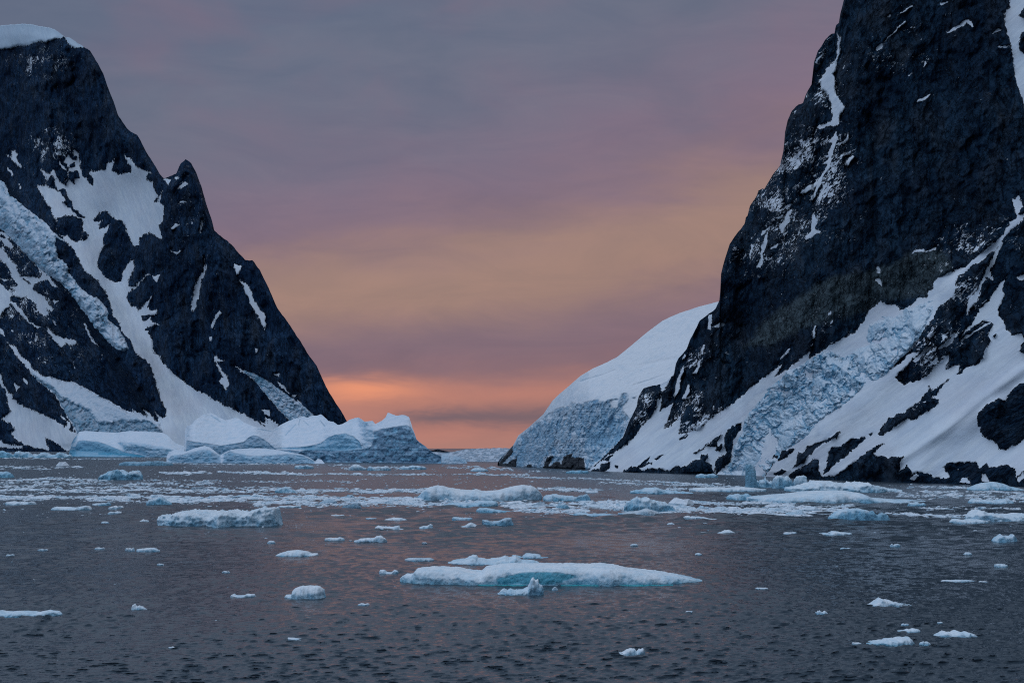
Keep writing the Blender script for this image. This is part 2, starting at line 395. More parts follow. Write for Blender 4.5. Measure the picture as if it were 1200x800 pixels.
def water_mat():
    m, g = material('sea water')
    tc = g.n('ShaderNodeTexCoord').outputs['Object']
    sp = g.n('ShaderNodeSeparateXYZ', i_0=tc).outputs
    a = g.noise(g.map(tc, (.55, 1.0, 1)), 1.5, 3, .6, .3); b = g.noise(g.map(tc, (.6, 1.0, 1)), 5., 3, .6, .2)
    c = g.noise(g.map(tc, (.16, .22, 1)), 1., 4, .65, .3)
    wd = g.noise(g.map(tc, (.012, .004, 1)), 1, 4, .5)
    # farther out the ripples are finer than the eye can part, so they act as roughness
    far = g.rng(sp[1], 120, 700, 0, 1)
    h = g.m('ADD', g.m('ADD', a, g.m('MULTIPLY', b, .3)), g.m('MULTIPLY', c, g.rng(sp[1], 150, 500, .6, 9.)))
    bp = g.n('ShaderNodeBump', i_Strength=1.0, i_Distance=WAVE_BUMP, i_Height=h)
    ro = g.m('ADD', g.rng(wd, .3, .7, .05, .10), g.m('MULTIPLY', far, .20))
    p = g.n('ShaderNodeBsdfPrincipled', i_Base_Color=(.047, .064, .080, 1), i_Roughness=ro, i_Normal=bp.outputs[0], i_IOR=1.33)
    p.inputs['Specular IOR Level'].default_value = .34
    p.inputs['Specular Tint'].default_value = (.38, .58, .76, 1)
    g.n('ShaderNodeOutputMaterial', i_Surface=p.outputs[0])
    return m
WAVE_BUMP = .10

# ================================================================== sea
def sea():
    rows = []; y = 900.
    while y > 522.0: rows.append(y); y -= .42
    rows = np.array(rows); Yr = shore(rows); Yr = Yr[Yr < 9000]; Yr = np.concatenate([[-3000, -200, 20, 60], Yr, [11000, 13000, 15000, 16000, 17000, 19000, 24000]])
    side = .45 + np.geomspace(.0012, 3.2, 90); tx = np.concatenate([-side[::-1], np.linspace(-.45, .45, 1150), side])
    nr, nc = len(Yr), len(tx)
    Yg = np.repeat(Yr[:, None], nc, 1)
    Xg = tx[None] * np.maximum(np.abs(Yg), 260)
    far = (np.arange(nr) >= nr - 2) | (np.arange(nr) < 4)
    Xg[:2] *= 10
    rs = np.random.RandomState(3)
    z = np.zeros_like(Xg); X0 = Xg.copy(); Y0 = Yg.copy(); gx = np.zeros_like(Xg); gy = np.zeros_like(Xg)
    spc = np.gradient(Yr)[:, None]; spx = np.abs(np.gradient(Xg, axis=1))
    sp = np.gradient(Yr)[:, None]
    NW = 84
    for k in range(NW):
        L = .32 * (1.8 / .32) ** ((k + rs.rand()) / NW); th = rs.normal() * .38 + math.pi / 2 + .08
        kx, ky = math.cos(th) * 2 * math.pi / L, math.sin(th) * 2 * math.pi / L
        amp = .0145 * L ** .9 * sm(L / np.maximum(spc * abs(math.sin(th)), spx * abs(math.cos(th))), 1.3, 2.6) * (1 - .7 * sm(L / spc, 9, 16))
        ph = kx * Xg + ky * Yg + rs.rand() * 6.28; kk = math.hypot(kx, ky)
        z += amp * np.cos(ph); gx += -kx / kk * amp * np.sin(ph); gy += -ky / kk * amp * np.sin(ph)
    for k in range(40):                          # the longer chop that is left to see farther out
        L = 1.8 * 6. ** ((k + rs.rand()) / 40); th = rs.normal() * .45 + math.pi / 2 + .08
        kx, ky = math.cos(th) * 2 * math.pi / L, math.sin(th) * 2 * math.pi / L
        z += .0125 * L * sm(L / spc, 1.3, 2.6) * (1 - sm(L / spc, 4.5, 8)) * sm(Yg, 160, 330) * np.sin(kx * Xg + ky * Yg + rs.rand() * 6.28)
    z *= .75 + .5 * np.clip(fbm(Xg / 45., Yg / 70., 3, 4), -1, 1)
    z[:4] = 0; z[-2:] = 0; gx[:5] = 0; gy[:5] = 0; gx[-3:] = 0; gy[-3:] = 0
    Xg = Xg + 1.15 * gx; Yg = Yg + 1.15 * gy
    z = z - (Xg ** 2 + Yg ** 2) / (2 * 6.371e6)            # the sea is round: its horizon lies 16 km off, a little below eye level
    V = np.stack([Xg, Yg, z], -1)
    o = mesh_from('sea', V.reshape(-1, 3), grid_faces(nr, nc), None, water_mat(), True)
    tag(o, kind='structure')
    # the rest of the sea, out to the horizon on both sides (a sheet just below the wave troughs)
    g_ = np.concatenate([-np.geomspace(24000, 60, 40), [0], np.geomspace(60, 24000, 40)])
    GX, GY = np.meshgrid(g_, g_)
    q = np.stack([GX, GY, -.7 - (GX ** 2 + GY ** 2) / (2 * 6.371e6)], -1)
    o2 = mesh_from('water', q.reshape(-1, 3), grid_faces(81, 81), None, o.data.materials[0], False)
    o2.name = 'water'; tag(o2, kind='structure')

# ================================================================== left mountain
LR1 = (0, 160, 8); LR2 = (130, 160, 8); LR3 = (0, 250, 8); LR4 = (130, 250, 8); LR5 = (0, 340, 8); LR6 = (130, 340, 8); LR7 = (0, 430, 6.667); LR8 = (180, 400, 5)
def left_ops():
    S = []; add = lambda z, *p: S.append((1, Z(*z, *p))); cut = lambda z, *p: S.append((0, Z(*z, *p)))
    # ice cap
    S.append((1, [(-200, 10), (0, 20), (28, 20), (45, 22), (66, 26), (78, 36), (88, 40), (100, 50), (97, 55.5), (84, 57), (80, 51), (75, 44), (66, 45), (55, 50), (45, 49), (33, 53), (21, 54), (10, 57), (0, 58), (-60, 66), (-200, 80)]))
    # basin and couloir
    basin = Z(*LR1, (372, 285), (440, 345), (470, 350), (485, 300), (520, 320), (535, 400), (575, 400), (600, 440), (640, 350), (650, 300), (600, 240), (640, 170), (690, 215), (685, 130), (735, 135), (760, 330), (775, 370), (830, 400), (845, 450), (868, 450), (870, 390), (830, 350), (865, 310), (875, 330), (935, 315), (990, 315), (1000, 250), (1020, 235), (1050, 240), (1090, 180), (1045, 325), (1120, 355)) \
        + Z(*LR2, (90, 355), (180, 335), (190, 290), (150, 240), (125, 170), (190, 215), (240, 280), (330, 320), (390, 345), (340, 350), (330, 400), (390, 430), (400, 480), (430, 520), (440, 560), (400, 620), (440, 610), (470, 510), (490, 480), (455, 610), (490, 640), (500, 700), (490, 780)) \
        + Z(*LR4, (490, 60), (455, 110), (470, 180), (480, 235), (450, 240), (400, 200), (350, 185), (300, 195), (260, 260), (225, 320), (180, 260), (130, 110), (90, 70), (40, 60), (0, 20)) \
        + Z(*LR1, (1040, 740), (990, 695), (930, 715), (870, 790)) + Z(*LR3, (870, 65), (930, 80), (970, 60), (920, 110), (940, 140), (1000, 125), (1035, 95), (1010, 160), (970, 220), (970, 300), (930, 380), (915, 500), (960, 570), (1000, 610), (1080, 640), (1140, 635), (1150, 570), (1180, 490)) \
        + Z(*LR4, (110, 560), (160, 470), (210, 430), (220, 450), (210, 540), (170, 620), (165, 680), (215, 690), (330, 575), (350, 560), (375, 578), (340, 578), (215, 710), (165, 740), (140, 790)) \
        + Z(*LR6, (140, 70), (180, 130), (260, 185), (350, 90), (380, 55), (345, 160), (370, 190), (430, 180), (435, 215), (400, 230), (370, 250), (385, 300), (450, 325), (395, 328), (360, 345), (355, 410), (385, 450), (395, 560), (450, 620), (475, 665), (600, 800)) \
        + Z(*LR8, (130, 205), (200, 250), (280, 300), (360, 340), (430, 380), (520, 420), (600, 465), (650, 495), (700, 515), (720, 540), (720, 900), (-800, 900)) \
        + Z(*LR7, (900, 560), (1000, 510), (1200, 510), (1240, 400), (1200, 330), (1250, 390)) + Z(*LR8, (75, 440), (75, 400), (40, 340), (20, 270), (0, 190)) \
        + Z(*LR6, (405, 800), (370, 700), (320, 650), (245, 600), (215, 550), (180, 470), (110, 400), (70, 300), (20, 240), (0, 160)) + Z(*LR3, (1015, 800), (960, 690), (880, 600), (810, 560), (740, 440), (700, 350), (610, 265), (570, 200), (530, 140)) \
        + Z(*LR1, (525, 790), (440, 630), (345, 470), (360, 450), (420, 465), (435, 420))
    S.append((1, basin))
    cut(LR1, (535, 770), (600, 745), (720, 752), (760, 800), (775, 930), (570, 930), (530, 850))
    cut(LR3, (530, 60), (600, 30), (700, 30), (745, 40), (780, 90), (770, 180), (750, 250), (715, 270), (660, 240), (640, 205), (600, 190), (560, 200), (520, 130))
    cut(LR3, (775, 175), (800, 180), (822, 210), (800, 240), (755, 250))
    cut(LR1, (435, 470), (430, 430), (480, 360), (510, 400), (520, 470), (545, 510), (500, 490))
    cut(LR1, (560, 500), (600, 492), (625, 560), (665, 620), (672, 672), (720, 700), (805, 772), (740, 745), (690, 700), (640, 650), (588, 612), (622, 600), (590, 555))
    cut(LR1, (540, 400), (545, 340), (640, 310), (630, 360), (590, 445), (570, 430))
    cut(LR1, (600, 445), (640, 395), (700, 440), (690, 390), (745, 385), (720, 320), (650, 340), (640, 400), (620, 455))
    cut(LR1, (655, 260), (690, 245), (700, 280), (660, 290)); cut(LR1, (690, 185), (720, 185), (715, 215), (692, 210))
    cut(LR6, (280, 250), (310, 248), (380, 240), (340, 265), (315, 292)); cut(LR6, (325, 365), (350, 345), (365, 365), (345, 372))
    # slivers above the basin
    add(LR1, (105, 140), (130, 125), (170, 165), (155, 210), (205, 290), (190, 292), (120, 230), (50, 160), (110, 200))
    add(LR1, (65, 285), (120, 350), (115, 370), (80, 320)); add(LR1, (175, 450), (200, 480), (190, 485))
    add(LR1, (555, 240), (575, 270), (600, 290), (620, 310), (590, 300), (560, 265))
    # slope left of the hanging glacier
    add(LR3, (-900, -300), (0, 130), (60, 190), (170, 300), (330, 470), (400, 540), (480, 600), (540, 700), (480, 670), (440, 620), (390, 640), (340, 650), (305, 700), (320, 730), (400, 760), (440, 810),
        (490, 890), (480, 930), (440, 890), (460, 950), (430, 970), (370, 930), (340, 870), (310, 830), (260, 780), (210, 790), (130, 775), (100, 790), (90, 880), (30, 910), (0, 960), (-900, 900))
    cut(LR3, (75, 235), (120, 250), (165, 310), (260, 400), (320, 460), (390, 570), (380, 605), (300, 595), (200, 590), (160, 540), (155, 490), (90, 430), (40, 350), (30, 310), (100, 330), (135, 320))
    cut(LR3, (-60, 400), (0, 430), (60, 480), (100, 550), (115, 612), (0, 615), (-100, 600)); cut(LR3, (-100, 600), (0, 640), (50, 690), (110, 765), (132, 722), (60, 680), (45, 640), (70, 625), (120, 630), (150, 660), (120, 690), (60, 660), (-20, 610))
    cut(LR3, (0, 205), (40, 212), (50, 225), (0, 215)); cut(LR3, (-60, 220), (0, 245), (35, 300), (0, 335), (-80, 330)); cut(LR3, (0, 140), (45, 180), (0, 165)); cut(LR3, (215, 612), (285, 650), (270, 655))
    add(LR5, (90, 95), (150, 130), (210, 200), (270, 290), (370, 350), (350, 355), (230, 262), (150, 180)); add(LR5, (480, 270), (530, 325), (515, 328)); add(LR5, (495, 95), (545, 98), (515, 125))
    add(LR5, (435, 350), (520, 410), (580, 450), (690, 460), (740, 512), (650, 508), (668, 552), (620, 500), (575, 540), (540, 510), (500, 455), (460, 400)); add(LR5, (840, 462), (870, 462), (910, 520), (870, 485))
    add(LR5, (785, 315), (800, 320), (860, 450), (845, 440)); add(LR5, (-20, 340), (20, 370), (42, 430), (5, 400)); add(LR5, (95, 380), (125, 372), (118, 392))
    # lower tongue's snow and the lowest snowfield
    add(LR5, (88, 500), (140, 510), (180, 590), (260, 660), (310, 740), (420, 815), (300, 800), (230, 700), (150, 620))
    add(LR7, (-200, 0), (0, 55), (20, 120), (60, 190), (100, 210), (95, 240), (150, 285), (230, 325), (330, 370), (430, 410), (510, 465), (525, 440), (475, 390), (478, 375), (550, 440), (545, 490), (600, 512), (620, 560), (560, 660), (480, 640), (450, 600), (355, 555), (380, 610), (385, 648), (310, 640), (200, 610), (110, 550), (85, 510), (120, 488), (90, 450), (10, 400), (85, 350), (60, 280), (40, 180), (0, 130), (-200, 60))
    add(LR7, (-200, 560), (0, 570), (60, 600), (170, 615), (170, 640), (0, 625), (-200, 620))
    add(LR7, (185, 85), (218, 120), (212, 137), (190, 115)); add(LR7, (115, 125), (150, 150), (128, 190))
    add(LR7, (215, 0), (250, 10), (360, 80), (400, 75), (500, 115), (560, 110), (640, 150), (750, 210), (900, 290), (1000, 345), (1040, 355), (1035, 330), (1150, 388), (1120, 325), (1200, 390), (1260, 520), (1200, 620), (600, 560), (560, 430), (510, 370), (470, 290), (430, 220), (350, 150), (300, 100))
    # right half: snow lenses on the dark buttress
    add(LR4, (875, 410), (885, 480), (910, 500), (880, 570), (840, 660), (832, 740), (800, 870), (765, 925), (745, 890), (770, 770), (780, 690), (830, 600), (870, 530), (845, 505), (868, 490))
    add(LR4, (560, 135), (610, 100), (640, 108), (590, 140)); add(LR2, (690, 420), (718, 442), (680, 470), (635, 492), (660, 450)); add(LR2, (600, 378), (640, 385), (612, 396)); add(LR2, (640, 622), (675, 598), (698, 615))
    add(LR2, (500, 395), (560, 410), (530, 448)); add(LR4, (395, 590), (450, 585), (425, 635), (405, 612)); add(LR4, (560, 345), (600, 372), (665, 350), (640, 372), (600, 378)); add(LR4, (850, 70), (862, 70), (842, 185), (835, 170)); add(LR4, (240, 300), (262, 272), (262, 300))
    add(LR6, (1010, 195), (1035, 215), (1000, 240), (955, 345), (942, 342), (980, 250)); add(LR6, (930, 425), (945, 450), (930, 475), (915, 455))
    add(LR8, (345, 95), (360, 85), (415, 112), (375, 120), (400, 175), (435, 205), (445, 260), (425, 285), (380, 230), (405, 210), (375, 150))
    add(LR8, (475, 140), (520, 165), (600, 195), (680, 240), (760, 300), (850, 360), (940, 430), (960, 520), (850, 520), (770, 440), (700, 360), (640, 290), (580, 220), (520, 180))
    add(LR8, (592, 40), (606, 42), (600, 65)); add(LR8, (705, 188), (740, 190), (728, 205)); add(LR8, (730, 235), (795, 300), (738, 255)); add(LR8, (845, 345), (880, 385), (850, 362)); add(LR8, (812, 318), (832, 310), (825, 326))
    add(LR8, (640, 400), (680, 410), (682, 440), (650, 425)); add(LR8, (655, 445), (700, 460), (730, 495), (700, 540), (640, 485), (618, 462), (660, 478))
    add((0, 260, 2.857), (800, 193), (830, 210), (852, 260), (892, 320), (887, 362), (860, 312), (835, 270), (818, 228)); add((0, 260, 2.857), (785, 142), (812, 150), (792, 176))
    return S
LG1 = Z(*LR1, (-700, 200), (0, 415), (40, 440), (90, 560), (130, 580), (200, 640), (300, 720), (400, 790)) + Z(*LR3, (500, 180), (600, 262), (520, 222), (508, 280), (540, 420), (600, 460), (635, 510), (632, 540), (740, 690), (830, 765)) \
    + Z(*LR5, (920, 80), (960, 120), (1015, 210), (1000, 270), (1090, 340), (1170, 460), (1200, 545), (1150, 570), (1050, 520), (1000, 460), (900, 350), (830, 250), (740, 140), (650, 10)) + Z(*LR3, (560, 640), (400, 540), (330, 470), (250, 390), (170, 300), (60, 190), (0, 130), (-700, -250))
LG2 = Z(*LR7, (250, 40), (330, 80), (400, 78), (500, 117), (560, 113), (640, 155), (750, 215), (900, 300), (1000, 360), (1120, 395), (1250, 440), (1270, 560), (1150, 620), (640, 600), (600, 500), (560, 430), (510, 370), (470, 290), (430, 220), (350, 150), (290, 95))
LG3 = Z(*LR8, (530, 172), (600, 197), (680, 242), (760, 302), (850, 362), (935, 430), (950, 500), (850, 500), (775, 440), (705, 360), (645, 290), (585, 220))
left_top = [(-240, 40), (-120, 27), (-60, 30), (0, 30), (28, 27.5), (45, 30), (63, 34), (75, 43), (84, 45.5), (96, 54), (105, 59.5), (112, 70), (121, 86), (126, 101.5), (133, 119), (138, 135), (143.5, 143.5), (150.5, 152), (161, 159), (168, 171.5), (175, 184), (182, 194), (187, 203), (192.5, 209.5), (199.5, 206.5), (206.5, 203), (212, 191), (217, 186.5), (224, 191), (229, 201), (236, 219), (241.5, 238), (248.5, 259), (251, 270), (255.5, 274), (269.5, 284.5), (287, 304), (296, 305.5), (304.5, 316), (313, 333.5), (325.5, 361.5), (336, 375.5), (350, 396.5), (360.5, 414), (371, 428), (380, 449), (392, 470), (401, 484), (410, 499), (425, 516), (436, 528.3)]

def ribs(X, Y, items):
    """gaussian ridges (+) and gullies (-) along lines, in photo pixels: (points, height, width)"""
    out = np.zeros_like(X)
    for pts, a, w in items:
        d = np.full(X.shape, 1e9)
        for (ax, ay), (bx, by) in zip(pts[:-1], pts[1:]):
            ex, ey = bx - ax, by - ay; L = ex * ex + ey * ey
            t = np.clip(((X - ax) * ex + (Y - ay) * ey) / L, 0, 1)
            d = np.minimum(d, (X - ax - ex * t) ** 2 + (Y - ay - ey * t) ** 2)
        out += a * np.exp(-np.sqrt(d) / w * np.sqrt(d) / w)
    return out

def glacier(name, r, push, m, poly, mat, thick, cell, seed, blue=.35, ang=0., snowtop=None, cliff=None, bigs=None):
    """broken ice lying on the slope: the same ground, raised by its thickness, cracked into blocks"""
    X, Yp = r['X'], r['Y']
    jx = fbm(X / 5., Yp / 5., 3, seed) * 1.2; jy = fbm(X / 5., Yp / 5., 3, seed + 9) * 1.2
    s = sdpoly(X + jx, Yp + jy, poly)
    ca, sa = math.cos(ang), math.sin(ang); U = (X * ca + Yp * sa) / cell; Vv = (-X * sa + Yp * ca) / cell
    U2 = U + .35 * fbm(U * .7, Vv * .7, 3, seed + 2); V2 = Vv + .35 * fbm(U * .7 + 9, Vv * .7, 3, seed + 4)
    v1, e1 = cells(U2, V2 * .75, seed); v2, e2 = cells(U2 * 2.4, V2 * 2.1, seed + 3)
    rough = np.ones_like(X) if snowtop is None else snowtop(X, Yp)
    f1 = facet(U2 * 1.1, V2 * .8, seed + 1, 1.3, 1.3); f2 = facet(U2 * 2.7, V2 * 2.2, seed + 2, 1.3, 1.5); f3 = facet(U * 6.5, Vv * 5.5, seed + 4, 1.3, 1.6)
    crack = 1.5 * f1 + .8 * f2 + .34 * f3 + (v1 * .5 - .2) * sm(e1, .02, .14) + .15 * fbm(U * 3, Vv * 3, 3, seed + 6)
    h = thick * (sm(s, -1, 2.5) * .75 + .25 * sm(s, 0, 8)) + cell * .55 * crack * rough * sm(s, -.5, 3) - .6 * thick * sm(-s, .6, 1.6)
    b = np.clip(blue * (.35 + rough * .65) + rough * (.55 * (1 - sm(e1, .0, .2)) + .30 * (v1 - .5) + .5 * sm(-f1, .15, 1.) + .4 * sm(-f2, .15, 1.) - .2), 0, 1)
    if bigs: h = h + ribs(X, Yp, bigs)
    dirt = .35 * sm(fbm(X / 14., Yp / 14., 3, seed + 8), .2, .7) * rough
    if cliff:
        cf = sm(sdpoly(X + jx, Yp + jy, cliff), -.5, 1.5); dirt = np.clip(dirt + .45 * cf, 0, 1); b = np.clip(b + .3 * cf, 0, 1); h = h - cf * 3
    turq = .8 * (1 - sm(e1, 0, .1)) * sm(v1, .6, .9) * rough
    return build_relief(name, r, push + h * m, dict(blue=b, dirt=dirt, turq=turq), mat, keep=s > -1.4)

def left_mountain():
    by = [(-240, 527.5), (0, 528), (60, 528.5), (200, 529), (436, 529.5)]
    def ex(X, Y, sd, cot):
        # the near slope at the lower left is gentler; the head wall above the basin is sheer
        wall = sm(-(Y - (230 + (X - 100) * 1.1)), -50, 50)
        return cot * (1 - .55 * wall)
    r = relief(-240, 436, 1.0, left_top, by, left_ops(), 41, 57, ex, hb=12, rough=1.3, seed=1, edge=.9)
    X, Y, sd = r['X'], r['Y'], r['sd']; m = r['D'] / F
    rk = sm(-sd, -1.5, 3)
    a = .9                                      # strata run down to the right on the near slope
    U = X * math.cos(a) + Y * math.sin(a); Vv = -X * math.sin(a) + Y * math.cos(a)
    near = sm(Y - (215 + X * 1.55), -20, 20)    # the near slope, left of the couloir
    vert = ridged(X / 26. + .3 * fbm(X / 60, Y / 60, 2, 3), Y / 90., 5, 21, .55)
    diag = ridged(Vv / 22., U / 80., 5, 25, .55)
    mass = np.where(X > 150, 1, 0) * 1.0
    big = ribs(X, Y, [([(217, 190), (232, 300), (300, 420), (360, 520)], 26, 34), ([(250, 290), (330, 420), (400, 520)], 10, 16), ([(170, 300), (215, 420), (290, 520)], 10, 18),
                      ([(100, 60), (120, 130), (160, 190)], 16, 20), ([(50, 60), (60, 200)], 9, 16), ([(20, 60), (20, 180)], -8, 10), ([(85, 60), (95, 190)], -8, 9),
                      ([(-60, 200), (60, 300), (150, 420), (190, 500)], 30, 36), ([(0, 400), (80, 500)], 14, 20),
                      ([(120, 260), (135, 340), (190, 430), (260, 500)], -26, 22), ([(140, 230), (110, 230)], -12, 34),
                      ([(237, 320), (228, 345)], -4, 5), ([(281, 330), (310, 385)], -5, 6), ([(275, 428), (360, 490)], -7, 9), ([(262, 200), (243, 300), (230, 360)], -6, 7)])
    wx = 1.2 * fbm(X / 30., Y / 30., 3, 35); wy = 1.2 * fbm(X / 30., Y / 30., 3, 36)
    fac_v = 15 * facet(X / 30. + .3 * wx, Y / 62. + .3 * wy, 1) + 7.5 * facet(X / 12. + .4 * wx, Y / 26. + .3 * wy, 2) + 2.6 * facet(X / 5., Y / 10., 3)
    fac_d = 13 * facet(Vv / 26. + .3 * wx, U / 60. + .3 * wy, 4) + 5.5 * facet(Vv / 10. + .4 * wx, U / 26. + .3 * wy, 5) + 2.6 * facet(Vv / 4.5, U / 10., 6)
    det = ((1 - near) * fac_v + near * fac_d) * (1.0 * rk + .05) + ((1 - near) * vert + near * diag) * 1.5 * rk + rk * .5 * fbm(X / 4., Y / 5., 3, 31) + .5 * fbm(X / 40., Y / 40., 3, 33)
    bulge = 4.0 * (1 - np.exp(-np.clip(-sd, 0, 9) / 2.2)) * rk
    cap = sm(-(Y - 62), -4, 10) * (X < 110) * sm(sd, -1, 3) * 5
    push = (det + big + bulge + cap) * m
    push = push * sm(r['Y'] - r['ty'][None], 0, 14) + 0
    spk = np.clip(.95 * np.exp(-(((X - 58) / 26.) ** 2 + ((Y - 172) / 26.) ** 2)) + .85 * np.exp(-(((X - 45) / 40.) ** 2 + ((Y - 75) / 20.) ** 2))
                  + .75 * np.exp(-(((X - 15) / 60.) ** 2 + ((Y - 330) / 60.) ** 2)) + .5 * np.exp(-(((X - 222) / 30.) ** 2 + ((Y - 240) / 50.) ** 2)) + .45 * np.exp(-(((X - 60) / 60.) ** 2 + ((Y - 400) / 40.) ** 2)) + .42, 0, 1.25)
    mat = mountain_mat('far mountain rock and snow', 2.9, .55, .55, rock=((.006, .021, .050), (.032, .080, .156), (.078, .092, .110)), pale=(.08, .08, .08), wall_rot=.12)
    ice = np.clip(.5 * sm(-(Y - 62), -4, 4) * (X < 110), 0, 1)
    o = build_relief('mountain', r, push, dict(snow=sd, speck=spk, ice=ice, pale=0 * X, wall=1 - near), mat, 52, foot=-6)
    tag(o, kind='structure')
    gm = ice_mat('glacier ice far', 2.9, white=(.74, .79, .86), blue=(.27, .52, .70), dirt=(.22, .30, .38), turq=(.12, .36, .50))
    r2 = relief(-60, 250, .7, left_top, by, left_ops(), 41, 57, ex, hb=17, rough=1.3, seed=1) if False else r
    st1 = lambda X, Y: .35 + .65 * sm(fbm(X / 18., Y / 18., 3, 61) + .25, -.1, .4)
    g1 = glacier('glacier', r, push, m, LG1, gm, 7, 8, 41, .32, .7, st1)
    # lower tongue: smooth crown, broken cliff along its lower-left flank and foot
    CL2 = Z(*LR7, (290, 95), (350, 125), (430, 185), (480, 235), (560, 275), (640, 310), (700, 345), (740, 410), (790, 445), (870, 430), (940, 425), (1060, 425), (1150, 420), (1200, 440), (1270, 520), (1290, 600), (640, 530), (560, 440), (500, 375), (460, 290), (420, 222), (350, 155))
    cl = lambda X, Y: .14 + .8 * sm(sdpoly(X, Y, CL2), -3, 0)
    g2 = glacier('glacier', r, push, m, LG2, gm, 9, 7, 47, .30, .3, cl, CL2)
    g3 = glacier('glacier', r, push, m, LG3, gm, 5, 5, 53, .35, .7)
    for g in (g1, g2, g3): tag(g, kind='structure')

# ================================================================== right mountain
A1 = (840, 0, 6.667); A2 = (1020, 0, 6.667); A3 = (830, 110, 6.667); A4 = (1020, 220, 6.667); A5 = (1020, 320, 6.667); A6 = (1020, 430, 5.333); A7 = (840, 340, 6); A8 = (840, 450, 6)
B7 = (840, 200, 5.714); B2 = (680, 340, 6.667); B3 = (680, 440, 6.667); B1 = (570, 440, 5.714)
right_top = Z(*B3, (50, 742), (70, 738), (180, 636), (335, 478), (378, 365), (440, 245), (452, 170), (495, 98), (565, 76), (628, 66), (680, 40)) + [(790, 437.5), (791.7, 427), (795.5, 419.5), (804.5, 409), (809, 397), (817, 382), (819.5, 376), (831.5, 367), (839, 361), (843, 352), (844.2, 340), (845, 321), (849.6, 303), (855, 286), (864.5, 272), (872.8, 263), (873.5, 256), (876, 252.5), (878.5, 242), (887, 229), (889, 223), (892.5, 221.5), (896, 221), (905, 206), (914, 194), (918.3, 176), (920, 155), (923, 141.5), (927.5, 131), (933.5, 124), (941, 121), (944.7, 110), (951, 99), (954, 73.5), (958.5, 60), (967.5, 46.5), (973.5, 40), (978, 39.5), (979.5, 30), (983, 27), (985, 15), (989, 0), (996, -30), (1012, -60), (1030, -110), (1070, -150), (1100, -210), (1160, -250), (1240, -290), (1330, -280), (1440, -240)]
def right_ops():
    S = []; add = lambda z, *p: S.append((1, Z(*z, *p))); cut = lambda z, *p: S.append((0, Z(*z, *p)))
    apron = Z(*B3, (-20, 790), (65, 730), (180, 620), (330, 450), (430, 170), (560, 40), (650, 40), (740, -30), (640, 140), (620, 280), (700, 222), (740, 215), (700, 300), (662, 412), (690, 402), (760, 340), (830, 240), (790, 320), (775, 452), (830, 445), (900, 415), (912, 435), (1050, 310), (1200, 215)) \
        + Z(*A7, (210, 710), (280, 650), (350, 600), (400, 560), (470, 510), (405, 610), (500, 550), (650, 435), (655, 475), (750, 420), (860, 350), (970, 300), (1040, 200), (1060, 150), (1150, 75), (1190, 95)) \
        + Z(*A5, (90, 240), (200, 250), (230, 283), (290, 275), (320, 240), (370, 195), (450, 190), (460, 145), (490, 120), (480, 80), (540, 30)) \
        + Z(*A4, (640, 650), (760, 600), (850, 520), (950, 440), (1040, 370), (1060, 310), (1090, 290), (1085, 265), (1130, 250), (1140, 220), (1110, 110), (1165, 35), (1190, 150), (1150, 210), (1250, 200)) + [(1450, 150), (1450, 640), (600, 640)]
    S.append((1, apron))
    # rib left of the apron
    cut(B3, (495, 100), (570, 78), (628, 68), (635, 120), (610, 200), (590, 260), (550, 330), (470, 400), (430, 470), (330, 560), (260, 600), (195, 640), (60, 735), (150, 655), (250, 565), (335, 475), (375, 365), (435, 245), (445, 175))
    # shore rocks, lower left
    cut(B3, (150, 750), (160, 690), (230, 680), (235, 720), (185, 750)); cut(B3, (268, 700), (295, 704), (290, 722)); cut(B3, (90, 748), (110, 728), (145, 728), (150, 755)); cut(B3, (180, 660), (250, 620), (225, 660))
    cut(B3, (330, 790), (340, 740), (400, 715), (440, 715), (500, 690), (560, 678), (560, 690), (462, 722), (480, 738), (520, 728), (640, 725), (662, 750), (700, 740), (760, 700), (780, 716), (850, 700), (870, 670), (940, 650), (950, 622), (992, 620), (1000, 640), (980, 670), (1012, 680), (1045, 745), (1055, 800))
    cut(B3, (478, 697), (540, 630), (520, 682)); cut(B3, (580, 650), (645, 620), (600, 655)); cut(B3, (885, 605), (960, 570), (980, 540), (1100, 465), (1070, 520), (1060, 550), (980, 550), (900, 612)); cut(B3, (1060, 580), (1110, 540), (1090, 586)); cut(B3, (780, 495), (830, 460), (840, 470), (800, 498))
    cut(B3, (1055, 790), (1055, 680), (1080, 640), (1150, 600), (1120, 550), (1150, 420), (1220, 380), (1262, 365), (1255, 420), (1200, 500), (1180, 600), (1170, 680), (1080, 750))
    # ribs right of the icefall
    cut(A4, (2700, -300), (1350, 100), (1200, 170), (1150, 290), (1080, 340), (1020, 430), (960, 500), (880, 560), (760, 640), (690, 690), (660, 760), (660, 770), (645, 850), (540, 930), (500, 1020), (440, 1080), (390, 1120), (380, 1170), (310, 1260), (210, 1360), (155, 1415), (240, 1370), (300, 1300), (330, 1290), (380, 1280), (300, 1380), (215, 1460),
        (200, 1480), (260, 1540), (340, 1510), (440, 1470), (500, 1400), (625, 1300), (590, 1415), (650, 1385), (705, 1390), (680, 1455), (760, 1400), (810, 1390), (885, 1330), (890, 1280), (945, 1190), (918, 1150), (962, 1070), (930, 1015), (860, 1060), (728, 1130), (700, 1170), (790, 1070), (825, 1000), (840, 975), (1000, 1000), (1050, 1040), (1060, 1100), (1110, 1150), (1180, 1140), (1200, 1170), (1420, 1120), (1600, 900), (1800, 760), (2000, 420), (2300, 300), (2700, 100))
    add(A4, (1020, 415), (1035, 430), (985, 560), (940, 640), (960, 720), (900, 700), (860, 800), (840, 870), (760, 980), (750, 990), (770, 870), (850, 780), (870, 720), (910, 640), (960, 540))
